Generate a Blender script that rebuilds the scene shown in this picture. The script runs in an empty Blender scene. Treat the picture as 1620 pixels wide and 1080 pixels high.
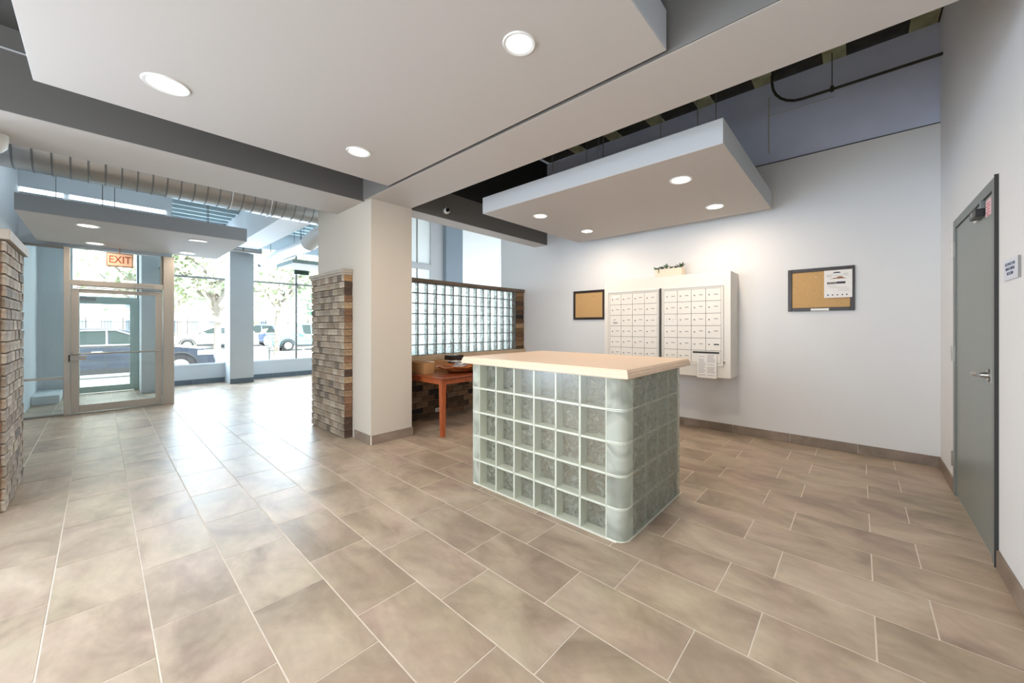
import bpy, bmesh, math, random
from mathutils import Vector, Matrix
random.seed(7)
S = bpy.context.scene
C = S.collection

# ------------------------------------------------------------------ camera, world, sun, area lights, exposure
CX, HY, V1, V2, CAMH = 843, 516, 158, 1358, 1.30
F = math.sqrt((CX - V1) * (V2 - CX))
A2 = math.atan((V2 - CX) / F)
cam = bpy.data.cameras.new('camera'); camo = bpy.data.objects.new('camera', cam); C.objects.link(camo)
cam.sensor_width = 36; cam.lens = F / 1620 * 36
cam.shift_x = -(CX - 810) / 1620; cam.shift_y = -(540 - HY) / 1620
cam.clip_start = 0.05; cam.clip_end = 400
camo.location = (0, 0, CAMH)
camo.rotation_euler = (math.pi / 2, 0, A2 - math.pi / 2)
S.camera = camo
S.view_settings.view_transform = 'Standard'
try: S.view_settings.look = 'None'
except Exception: pass
S.view_settings.gamma = 1.0
S.view_settings.use_curve_mapping = False
S.view_settings.exposure = -0.3
cy = S.cycles
cy.use_denoising = True
cy.max_bounces = 18; cy.diffuse_bounces = 5; cy.glossy_bounces = 5; cy.transmission_bounces = 18
cy.transparent_max_bounces = 48
cy.sample_clamp_indirect = 6.0
cy.caustics_reflective = False; cy.caustics_refractive = False

world = bpy.data.worlds.new('sky'); S.world = world; world.use_nodes = True
wn = world.node_tree; wn.nodes.clear()
wo = wn.nodes.new('ShaderNodeOutputWorld'); wb = wn.nodes.new('ShaderNodeBackground')
wb.inputs[0].default_value = (0.80, 0.91, 1.0, 1); wb.inputs[1].default_value = 8.0
wn.links.new(wb.outputs[0], wo.inputs[0])

def light(name, kind, loc, rot, energy, color, **kw):
    l = bpy.data.lights.new(name, kind); l.energy = energy; l.color = color
    for k, v in kw.items(): setattr(l, k, v)
    o = bpy.data.objects.new(name, l); o.location = loc; o.rotation_euler = rot
    C.objects.link(o); return o
R = math.radians
light('sun', 'SUN', (0, 0, 20), (R(38), R(18), 0), 20.0, (1, .97, .92), angle=R(2))
# unseen fill lights added behind the camera to brighten the lobby
light('rear_fill_cool', 'AREA', (-2.9, 1.8, 1.6), (0, R(-90), 0), 60, (.84, .92, 1.0), shape='RECTANGLE', size=2.4, size_y=3.2)
light('rear_fill_warm', 'AREA', (-1.6, 1.2, 2.9), (0, 0, 0), 25, (1, .93, .86), shape='RECTANGLE', size=1.2, size_y=.3)
light('side_fill_cool', 'AREA', (-1.92, 4.45, 1.45), (R(-90), 0, 0), 175, (.66, .80, 1.0), shape='RECTANGLE', size=1.9, size_y=2.4)  # cool fill added in an unseen left opening to lift the right wall
# daylight entering by the street front
light('street_daylight', 'AREA', (2.6, 11.15, 1.9), (R(-90), 0, 0), 290, (.62, .80, 1.0), shape='RECTANGLE', size=3.2, size_y=2.8)
light('hall_daylight', 'AREA', (6.6, 8.4, 2.3), (R(-90), 0, 0), 300, (.84, .93, 1.0), shape='RECTANGLE', size=4.0, size_y=3.0)

WARM = (1.0, .82, .64)

# ------------------------------------------------------------------ materials
def new_mat(name):
    m = bpy.data.materials.new(name); m.use_nodes = True
    return m, m.node_tree, m.node_tree.nodes['Principled BSDF']

def mat(name, col, rough=.6, metal=0., var=.0, scale=8., bump=0., bscale=60., spec=.5, objvar=0., emit=None, estr=0, col2=None, stretch=None, coat=0.):
    m, t, p = new_mat(name); n = t.nodes; L = t.links
    p.inputs['Roughness'].default_value = rough; p.inputs['Metallic'].default_value = metal
    p.inputs['Specular IOR Level'].default_value = spec
    p.inputs['Coat Weight'].default_value = coat
    p.inputs['Base Color'].default_value = (*col, 1)
    tc = n.new('ShaderNodeTexCoord'); src = tc.outputs['Object']
    if stretch:
        mp = n.new('ShaderNodeMapping'); mp.inputs['Scale'].default_value = stretch; L.new(src, mp.inputs[0]); src = mp.outputs[0]
    if var or col2:
        nz = n.new('ShaderNodeTexNoise'); nz.inputs['Scale'].default_value = scale; nz.inputs['Detail'].default_value = 4
        L.new(src, nz.inputs['Vector'])
        mx = n.new('ShaderNodeMix'); mx.data_type = 'RGBA'
        c2 = col2 if col2 else tuple(max(0, c * (1 - var)) for c in col)
        mx.inputs[6].default_value = (*col, 1); mx.inputs[7].default_value = (*c2, 1)
        cr = n.new('ShaderNodeValToRGB'); cr.color_ramp.elements[0].position = .35; cr.color_ramp.elements[1].position = .68
        L.new(nz.outputs['Fac'], cr.inputs[0]); L.new(cr.outputs[0], mx.inputs[0])
        out = mx.outputs[2]
        L.new(out, p.inputs['Base Color'])
    if objvar:
        oi = n.new('ShaderNodeObjectInfo'); hs = n.new('ShaderNodeHueSaturation')
        mr = n.new('ShaderNodeMapRange'); mr.inputs[3].default_value = 1 - objvar; mr.inputs[4].default_value = 1 + objvar
        L.new(oi.outputs['Random'], mr.inputs[0]); L.new(mr.outputs[0], hs.inputs['Value'])
        if var or col2: L.new(out, hs.inputs['Color'])
        else: hs.inputs['Color'].default_value = (*col, 1)
        L.new(hs.outputs[0], p.inputs['Base Color'])
    if bump:
        nb = n.new('ShaderNodeTexNoise'); nb.inputs['Scale'].default_value = bscale; nb.inputs['Detail'].default_value = 3
        L.new(src, nb.inputs['Vector'])
        b = n.new('ShaderNodeBump'); b.inputs['Strength'].default_value = bump; b.inputs['Distance'].default_value = .01
        L.new(nb.outputs['Fac'], b.inputs['Height']); L.new(b.outputs[0], p.inputs['Normal'])
    if emit:
        p.inputs['Emission Color'].default_value = (*emit, 1); p.inputs['Emission Strength'].default_value = estr
    return m

def srgb(r, g, b):
    f = lambda c: ((c / 255 + .055) / 1.055) ** 2.4 if c > 10 else c / 255 / 12.92
    return (f(r), f(g), f(b))

M = {}
M['wall'] = mat('wall_paint', srgb(222, 222, 222), .75, var=.02, scale=1.5, bump=.05, bscale=90)
M['wall_upper'] = mat('upper_wall_daylight_tint', srgb(214, 222, 246), .6, var=.08, scale=2.2, bump=.25, bscale=14)  # blue daylight on the upper wall put into its colour
M['column'] = mat('column_paint', srgb(202, 193, 180), .7, bump=.05)
M['hall'] = mat('hall_wall_paint', srgb(222, 224, 226), .7, bump=.04)
M['beam_dark'] = mat('dark_beam_paint', srgb(102, 99, 95), .75, bump=.04)
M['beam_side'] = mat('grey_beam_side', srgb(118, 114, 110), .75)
M['ceil_light'] = mat('soffit_paint', srgb(188, 182, 176), .75, bump=.03)
M['panel_edge'] = mat('panel_edge_paint', srgb(190, 192, 194), .7, bump=.04)
M['panel_edge_b'] = mat('hall_panel_edge', srgb(172, 178, 184), .7, bump=.04)
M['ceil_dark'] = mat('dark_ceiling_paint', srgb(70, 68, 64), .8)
M['black'] = mat('black_recess', (.012, .012, .012), .9)
M['joist'] = mat('old_concrete_joist', srgb(176, 176, 138), .9, var=.4, scale=5, bump=.6, bscale=20)
M['joist_dark'] = mat('dark_bay', srgb(58, 52, 40), .95, var=.5, scale=7)
M['green_dark'] = mat('dark_green_joist', srgb(70, 90, 74), .85, var=.2)
M['hallceil'] = mat('hall_ceiling_paint', srgb(190, 205, 208), .8)
M['bluegrey'] = mat('blue_grey_wall', srgb(208, 214, 218), .75, bump=.04)
M['hallcol'] = mat('hall_pilaster_paint', srgb(200, 206, 210), .6, var=.04, scale=2)

M['pil_dark'] = mat('pilaster_shade_tone', srgb(160, 174, 186), .7)  # shade on the far pilaster put into a darker colour
def tile_mat(name, cols, grain, rough=.34, bmp=.12):
    m, t, p = new_mat(name); n = t.nodes; L = t.links
    tc = n.new('ShaderNodeTexCoord'); oi = n.new('ShaderNodeObjectInfo'); geo = n.new('ShaderNodeNewGeometry')
    add = n.new('ShaderNodeVectorMath'); add.operation = 'ADD'
    ml = n.new('ShaderNodeVectorMath'); ml.operation = 'SCALE'; ml.inputs['Scale'].default_value = 37.0
    cmb = n.new('ShaderNodeCombineXYZ'); L.new(oi.outputs['Random'], cmb.inputs[0]); L.new(oi.outputs['Random'], cmb.inputs[1])
    r2 = n.new('ShaderNodeMath'); r2.operation = 'ADD'; L.new(oi.outputs['Random'], r2.inputs[0]); L.new(geo.outputs['Random Per Island'], r2.inputs[1])
    L.new(r2.outputs[0], cmb.inputs[2])
    L.new(cmb.outputs[0], ml.inputs[0]); L.new(tc.outputs['Object'], add.inputs[0]); L.new(ml.outputs[0], add.inputs[1])
    mp = n.new('ShaderNodeMapping'); mp.inputs['Scale'].default_value = grain; L.new(add.outputs[0], mp.inputs[0])
    nz = n.new('ShaderNodeTexNoise'); nz.inputs['Scale'].default_value = 1.6; nz.inputs['Detail'].default_value = 5; nz.inputs['Roughness'].default_value = .55; nz.inputs['Distortion'].default_value = .7
    L.new(mp.outputs[0], nz.inputs['Vector'])
    cr = n.new('ShaderNodeValToRGB'); e = cr.color_ramp.elements
    e[0].position = .28; e[0].color = (*cols[0], 1); e[1].position = .72; e[1].color = (*cols[2], 1)
    x = cr.color_ramp.elements.new(.5); x.color = (*cols[1], 1)
    L.new(nz.outputs['Fac'], cr.inputs[0])
    # pinkish and olive clouds
    n2 = n.new('ShaderNodeTexNoise'); n2.inputs['Scale'].default_value = 3.2; n2.inputs['Detail'].default_value = 3; L.new(add.outputs[0], n2.inputs['Vector'])
    mr = n.new('ShaderNodeMapRange'); mr.inputs[1].default_value = .3; mr.inputs[2].default_value = .7; mr.inputs[3].default_value = .485; mr.inputs[4].default_value = .512; L.new(n2.outputs['Fac'], mr.inputs[0])
    hs = n.new('ShaderNodeHueSaturation'); L.new(mr.outputs[0], hs.inputs['Hue']); L.new(cr.outputs[0], hs.inputs['Color'])
    mv = n.new('ShaderNodeMapRange'); mv.inputs[3].default_value = .96; mv.inputs[4].default_value = 1.04
    fr = n.new('ShaderNodeMath'); fr.operation = 'FRACT'; L.new(r2.outputs[0], fr.inputs[0]); L.new(fr.outputs[0], mv.inputs[0]); L.new(mv.outputs[0], hs.inputs['Value'])
    n3 = n.new('ShaderNodeTexNoise'); n3.inputs['Scale'].default_value = 9; n3.inputs['Detail'].default_value = 6; n3.inputs['Roughness'].default_value = .6; L.new(mp.outputs[0], n3.inputs['Vector'])
    vm = n.new('ShaderNodeMapRange'); vm.inputs[1].default_value = .3; vm.inputs[2].default_value = .7; vm.inputs[3].default_value = .90; vm.inputs[4].default_value = 1.07; L.new(n3.outputs['Fac'], vm.inputs[0])
    vx = n.new('ShaderNodeVectorMath'); vx.operation = 'SCALE'; L.new(hs.outputs[0], vx.inputs[0]); L.new(vm.outputs[0], vx.inputs['Scale'])
    L.new(vx.outputs[0], p.inputs['Base Color'])
    rr = n.new('ShaderNodeMapRange'); rr.inputs[3].default_value = rough - .06; rr.inputs[4].default_value = rough + .08
    L.new(nz.outputs['Fac'], rr.inputs[0]); L.new(rr.outputs[0], p.inputs['Roughness'])
    b = n.new('ShaderNodeBump'); b.inputs['Strength'].default_value = bmp; b.inputs['Distance'].default_value = .01
    L.new(nz.outputs['Fac'], b.inputs['Height']); L.new(b.outputs[0], p.inputs['Normal'])
    return m
M['tile'] = tile_mat('floor_tile', (srgb(140, 123, 105), srgb(172, 154, 133), srgb(196, 179, 158)), (2.2, 1.1, 1.0), .37)
M['basetile'] = tile_mat('baseboard_tile', (srgb(112, 98, 84), srgb(138, 122, 108), srgb(158, 142, 126)), (1, 2, 2), .45)
M['grout'] = mat('grout', srgb(228, 218, 204), .85, var=.12, scale=14)
M['grout_brick'] = mat('brick_mortar', srgb(128, 112, 92), .95, var=.3, scale=20, bump=.8, bscale=60)

def brick_mat(name, cols):
    m, t, p = new_mat(name); n = t.nodes; L = t.links
    oi = n.new('ShaderNodeObjectInfo'); geo = n.new('ShaderNodeNewGeometry'); tc = n.new('ShaderNodeTexCoord')
    cr = n.new('ShaderNodeValToRGB'); cr.color_ramp.interpolation = 'CONSTANT'
    el = cr.color_ramp.elements
    k = len(cols); el[0].position = 0; el[0].color = (*cols[0], 1); el[1].position = 1 / k; el[1].color = (*cols[1], 1)
    for i in range(2, k): x = el.new(i / k); x.color = (*cols[i], 1)
    L.new(oi.outputs['Random'], cr.inputs[0])
    nz = n.new('ShaderNodeTexNoise'); nz.inputs['Scale'].default_value = 28; nz.inputs['Detail'].default_value = 4; L.new(tc.outputs['Object'], nz.inputs['Vector'])
    mx = n.new('ShaderNodeMix'); mx.data_type = 'RGBA'; mx.blend_type = 'MULTIPLY'; mx.inputs[0].default_value = .8
    r2 = n.new('ShaderNodeValToRGB'); r2.color_ramp.elements[0].position = .3; r2.color_ramp.elements[0].color = (.45, .42, .4, 1); r2.color_ramp.elements[1].position = .62
    L.new(nz.outputs['Fac'], r2.inputs[0]); L.new(cr.outputs[0], mx.inputs[6]); L.new(r2.outputs[0], mx.inputs[7]); L.new(mx.outputs[2], p.inputs['Base Color'])
    p.inputs['Roughness'].default_value = .8
    b = n.new('ShaderNodeBump'); b.inputs['Strength'].default_value = .9; b.inputs['Distance'].default_value = .008
    L.new(nz.outputs['Fac'], b.inputs['Height']); L.new(b.outputs[0], p.inputs['Normal'])
    return m
M['brick_grey'] = brick_mat('weathered_brick', [srgb(*c) for c in [(166, 152, 134), (174, 160, 140), (152, 137, 118), (186, 170, 150), (120, 108, 96), (166, 146, 124), (158, 144, 128), (194, 180, 162), (142, 126, 108), (172, 158, 142)]])
M['brick_tan'] = brick_mat('tan_brick', [srgb(*c) for c in [(172, 142, 110), (156, 126, 96), (176, 148, 114), (84, 64, 52), (150, 112, 84), (172, 134, 92), (130, 96, 70)]])
M['brick_red'] = brick_mat('red_brick', [srgb(*c) for c in [(140, 72, 50), (120, 58, 42), (150, 84, 60), (90, 48, 40), (160, 100, 72)]])
M['brick_dim'] = brick_mat('low_wall_brick', [srgb(*c) for c in [(128, 98, 68), (100, 76, 54), (146, 116, 84), (44, 34, 28), (112, 84, 60), (86, 64, 46), (136, 112, 86)]])
M['capstone'] = mat('cap_tile', srgb(172, 160, 146), .6, var=.15, scale=6, bump=.1)
M['cap_brown'] = mat('brown_cap_tile', srgb(112, 97, 82), .6, var=.3, scale=7)
M['ledge'] = mat('beige_ledge', srgb(196, 174, 146), .6, var=.1)
M['worktop'] = mat('beige_laminate', srgb(226, 200, 174), .42, var=.05, scale=40, spec=.4)
M['white_metal'] = mat('cream_painted_metal', srgb(228, 222, 212), .45, bump=.02)
M['white_metal_d'] = mat('mailbox_frame_metal', srgb(214, 209, 200), .4)
M['dark_gap'] = mat('dark_gap', (.03, .028, .025), .7)
M['lock'] = mat('dull_lock_metal', srgb(96, 88, 80), .35, metal=.8)
M['ink'] = mat('grey_ink', srgb(130, 125, 122), .7)
M['ink_dark'] = mat('dark_ink', srgb(52, 56, 64), .7)
M['ink_blue'] = mat('blue_ink', srgb(70, 110, 150), .7)
M['ink_brown'] = mat('brown_ink', srgb(140, 96, 60), .7)
M['paper'] = mat('paper', srgb(236, 232, 228), .8, var=.03, scale=20)
M['cork'] = mat('cork', srgb(206, 166, 112), .9, var=.18, scale=160, bump=.3, bscale=200)
M['frame_dark'] = mat('espresso_wood', srgb(42, 26, 20), .4, var=.3, scale=20)
M['steel'] = mat('brushed_steel', srgb(176, 172, 166), .32, metal=.9)
M['alu'] = mat('bronze_toned_aluminium', srgb(192, 184, 174), .42, metal=.35, var=.04, scale=3)
M['alu_d'] = mat('grey_window_bar', srgb(140, 138, 134), .5, metal=.3)
M['alu_w'] = mat('white_window_trim', srgb(226, 232, 238), .5)
M['green_frame'] = mat('grey_green_door_frame', srgb(176, 196, 190), .5)
M['door_grey'] = mat('grey_green_door_paint', srgb(124, 130, 124), .38, var=.05, scale=3, bump=.03, coat=.1)
M['door_frame'] = mat('grey_door_frame_paint', srgb(112, 118, 116), .4)
M['galv'] = mat('galvanised_steel', srgb(186, 190, 194), .28, metal=.9, var=.12, scale=5)
M['galv_seam'] = mat('duct_seam', srgb(140, 144, 148), .4, metal=.8)
M['galv_w'] = mat('white_flexible_duct', srgb(228, 230, 230), .35, metal=.3)
M['conduit'] = mat('dark_conduit', srgb(58, 54, 46), .6, metal=.3)
M['rod'] = mat('grey_rod', srgb(120, 120, 118), .5, metal=.5)
M['wood'] = mat('cherry_table_wood', srgb(176, 92, 48), .38, col2=srgb(140, 66, 34), scale=6, stretch=(8, 8, 1), coat=.2)
M['wood_top'] = mat('cherry_table_top', srgb(150, 76, 42), .3, col2=srgb(116, 54, 30), scale=6, stretch=(1, 10, 8), coat=.3)
M['carton'] = mat('brown_cardboard', srgb(168, 124, 80), .85, var=.1, scale=10)
M['tray'] = mat('carved_wood', srgb(190, 118, 64), .5, col2=srgb(96, 48, 24), scale=14, bump=.5, bscale=30)
M['white_plastic'] = mat('white_plastic', srgb(226, 226, 222), .4)
M['black_plastic'] = mat('black_plastic', (.015, .015, .016), .35)
M['lens'] = mat('camera_lens', (.005, .005, .008), .08)
M['diffuser'] = mat('lamp_diffuser', (1, 1, 1), .5, emit=(1, .95, .87), estr=7)
M['diffuser_off'] = mat('lamp_diffuser_dim', (.9, .9, .88), .4, emit=(1, .98, .94), estr=.25)
M['tube'] = mat('linear_lamp_tube', (.9, .95, 1), .5, emit=(.88, .95, 1), estr=4)
M['bronze_lamp'] = mat('bronze_lamp', srgb(170, 148, 122), .4, metal=.4)
M['sign_face'] = mat('lit_exit_face', srgb(226, 186, 160), .5, emit=(1, .66, .45), estr=.25)
M['sign_letter'] = mat('exit_letters', srgb(170, 92, 66), .5)
M['sign_frame'] = mat('exit_frame', srgb(176, 138, 120), .5)
M['sign_plate'] = mat('grey_white_plate', srgb(208, 212, 222), .5)
M['navy_strip'] = mat('navy_strip', srgb(70, 84, 110), .6)
M['pink'] = mat('pink_sticker', srgb(228, 190, 196), .6)
M['red_ink'] = mat('red_ink', srgb(190, 90, 100), .6)
M['leaf'] = mat('succulent_leaf', srgb(56, 84, 52), .5, objvar=.3)
M['leaf2'] = mat('grey_green_leaf', srgb(96, 122, 98), .55, objvar=.2)
M['soil'] = mat('soil', srgb(52, 38, 28), .95)
M['stone'] = mat('cream_planter', srgb(224, 208, 188), .7)
M['socket'] = M['white_plastic']
M['sidewalk'] = mat('sidewalk', srgb(205, 200, 195), .9, var=.06, scale=1.0)
M['road'] = mat('road', srgb(175, 172, 170), .95, var=.08, scale=2)
M['kerb'] = mat('kerb', srgb(196, 190, 184), .9)
M['bld'] = mat('pale_brick_facade', srgb(206, 196, 186), .9, var=.08, scale=6)
M['bark'] = mat('bark', srgb(150, 140, 130), .95, var=.2, scale=20)
M['foliage'] = mat('tree_leaves', srgb(150, 164, 122), .7, col2=srgb(206, 210, 192), scale=.9)
M['foliage2'] = mat('bush_leaves', srgb(52, 108, 84), .7, col2=srgb(90, 140, 100), scale=1.5)
M['fence'] = mat('black_fence', srgb(46, 46, 48), .6)
M['tyre'] = mat('tyre', srgb(38, 38, 40), .8)
M['rim'] = mat('alloy_rim', srgb(180, 182, 184), .35, metal=.6)
M['car_glass'] = mat('car_glass', srgb(40, 52, 50), .15, spec=.4)
M['trim_black'] = mat('car_trim', srgb(40, 42, 44), .6)
M['lamp_glass'] = mat('headlamp', srgb(200, 205, 210), .15)
def carpaint(n, c): return mat(n, c, .25, metal=.2, coat=.8)

def glass_clear(name, tint=(.96, .985, .98), refl=.09, rough=0.0):
    m = bpy.data.materials.new(name); m.use_nodes = True; t = m.node_tree; n = t.nodes; n.clear(); L = t.links
    o = n.new('ShaderNodeOutputMaterial'); mx = n.new('ShaderNodeMixShader'); tr = n.new('ShaderNodeBsdfTransparent'); gl = n.new('ShaderNodeBsdfGlossy')
    tr.inputs[0].default_value = (*tint, 1); gl.inputs['Roughness'].default_value = rough
    fr = n.new('ShaderNodeLayerWeight'); fr.inputs[0].default_value = .5
    pw = n.new('ShaderNodeMath'); pw.operation = 'POWER'; pw.inputs[1].default_value = 4.5; L.new(fr.outputs['Facing'], pw.inputs[0])
    ml = n.new('ShaderNodeMath'); ml.operation = 'MULTIPLY_ADD'; ml.inputs[1].default_value = .8; ml.inputs[2].default_value = refl * .5; ml.use_clamp = True
    L.new(pw.outputs[0], ml.inputs[0]); L.new(ml.outputs[0], mx.inputs[0]); L.new(tr.outputs[0], mx.inputs[1]); L.new(gl.outputs[0], mx.inputs[2]); L.new(mx.outputs[0], o.inputs[0])
    return m
M['glass'] = glass_clear('window_glass', refl=.07)

def block_glass(name, tint, tfac, bscale, bstr, dist=.02, stretch=(1, 1, 1), milk=0., milkcol=(.8, .86, .8)):
    m = bpy.data.materials.new(name); m.use_nodes = True; t = m.node_tree; n = t.nodes; n.clear(); L = t.links
    o = n.new('ShaderNodeOutputMaterial'); mx = n.new('ShaderNodeMixShader'); tr = n.new('ShaderNodeBsdfTransparent'); gl = n.new('ShaderNodeBsdfGlass')
    tr.inputs[0].default_value = (*tint, 1); gl.inputs[0].default_value = (*tint, 1); gl.inputs['Roughness'].default_value = .02; gl.inputs['IOR'].default_value = 1.45
    tc = n.new('ShaderNodeTexCoord'); oi = n.new('ShaderNodeObjectInfo'); add = n.new('ShaderNodeVectorMath'); add.operation = 'ADD'
    sc = n.new('ShaderNodeMath'); sc.operation = 'MULTIPLY'; sc.inputs[1].default_value = 19; L.new(oi.outputs['Random'], sc.inputs[0])
    mp = n.new('ShaderNodeMapping'); mp.inputs['Scale'].default_value = stretch
    L.new(tc.outputs['Object'], mp.inputs[0])
    L.new(mp.outputs[0], add.inputs[0]); L.new(sc.outputs[0], add.inputs[1])
    nz = n.new('ShaderNodeTexNoise'); nz.inputs['Scale'].default_value = bscale; nz.inputs['Detail'].default_value = 2; nz.inputs['Distortion'].default_value = 1.5
    L.new(add.outputs[0], nz.inputs['Vector'])
    b = n.new('ShaderNodeBump'); b.inputs['Strength'].default_value = bstr; b.inputs['Distance'].default_value = dist
    L.new(nz.outputs['Fac'], b.inputs['Height']); L.new(b.outputs[0], gl.inputs['Normal'])
    mx.inputs[0].default_value = 1 - tfac
    L.new(tr.outputs[0], mx.inputs[1]); L.new(gl.outputs[0], mx.inputs[2])
    d1 = n.new('ShaderNodeBsdfDiffuse'); d2 = n.new('ShaderNodeBsdfTranslucent'); mm = n.new('ShaderNodeMixShader'); m2 = n.new('ShaderNodeMixShader')
    d1.inputs[0].default_value = (*milkcol, 1); d2.inputs[0].default_value = (*milkcol, 1); mm.inputs[0].default_value = .5
    L.new(d1.outputs[0], mm.inputs[1]); L.new(d2.outputs[0], mm.inputs[2]); L.new(b.outputs[0], d1.inputs['Normal'])
    mr = n.new('ShaderNodeMapRange'); mr.inputs[1].default_value = .35; mr.inputs[2].default_value = .7; mr.inputs[3].default_value = milk * .45; mr.inputs[4].default_value = milk * 1.6
    L.new(nz.outputs['Fac'], mr.inputs[0]); L.new(mr.outputs[0], m2.inputs[0])
    L.new(mx.outputs[0], m2.inputs[1]); L.new(mm.outputs[0], m2.inputs[2]); L.new(m2.outputs[0], o.inputs[0])
    return m
M['pane_flat'] = glass_clear('block_pane_front', (.98, .985, .968), .08, .22)
M['pane_wavy'] = block_glass('block_pane_wavy', (.965, .98, .95), .45, 22, 1.0, .03, milk=.30, milkcol=(.80, .82, .74))
M['pane_reeded'] = block_glass('block_pane_reeded', (.93, .97, .96), .35, 12, 1.0, .03, (7, 1, 1), milk=.22, milkcol=(.85, .9, .92))
M['block_edge'] = mat('block_side_coating', srgb(226, 228, 214), .25, spec=.6)
M['block_edge_d'] = block_glass('block_side_grey', (.98, .99, .99), .92, 10, .1, milk=.22, milkcol=(.9, .93, .93))
M['mortar_w'] = mat('white_block_mortar', srgb(226, 224, 212), .7)
M['mortar_g'] = mat('grey_block_mortar', srgb(112, 116, 116), .7)
M['pane_corner'] = block_glass('block_pane_corner', (.97, .98, .95), .75, 3, .15, .02, milk=.5, milkcol=(.82, .84, .76))
def shade_mat():
    m = bpy.data.materials.new('white_roller_shade'); m.use_nodes = True; t = m.node_tree; n = t.nodes; n.clear(); L = t.links
    o = n.new('ShaderNodeOutputMaterial'); mx = n.new('ShaderNodeMixShader'); a = n.new('ShaderNodeBsdfDiffuse'); b = n.new('ShaderNodeBsdfTranslucent')
    a.inputs[0].default_value = (.8, .82, .82, 1); b.inputs[0].default_value = (.9, .92, .92, 1); mx.inputs[0].default_value = .5
    L.new(a.outputs[0], mx.inputs[1]); L.new(b.outputs[0], mx.inputs[2]); L.new(mx.outputs[0], o.inputs[0]); return m
M['shade'] = shade_mat()

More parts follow.
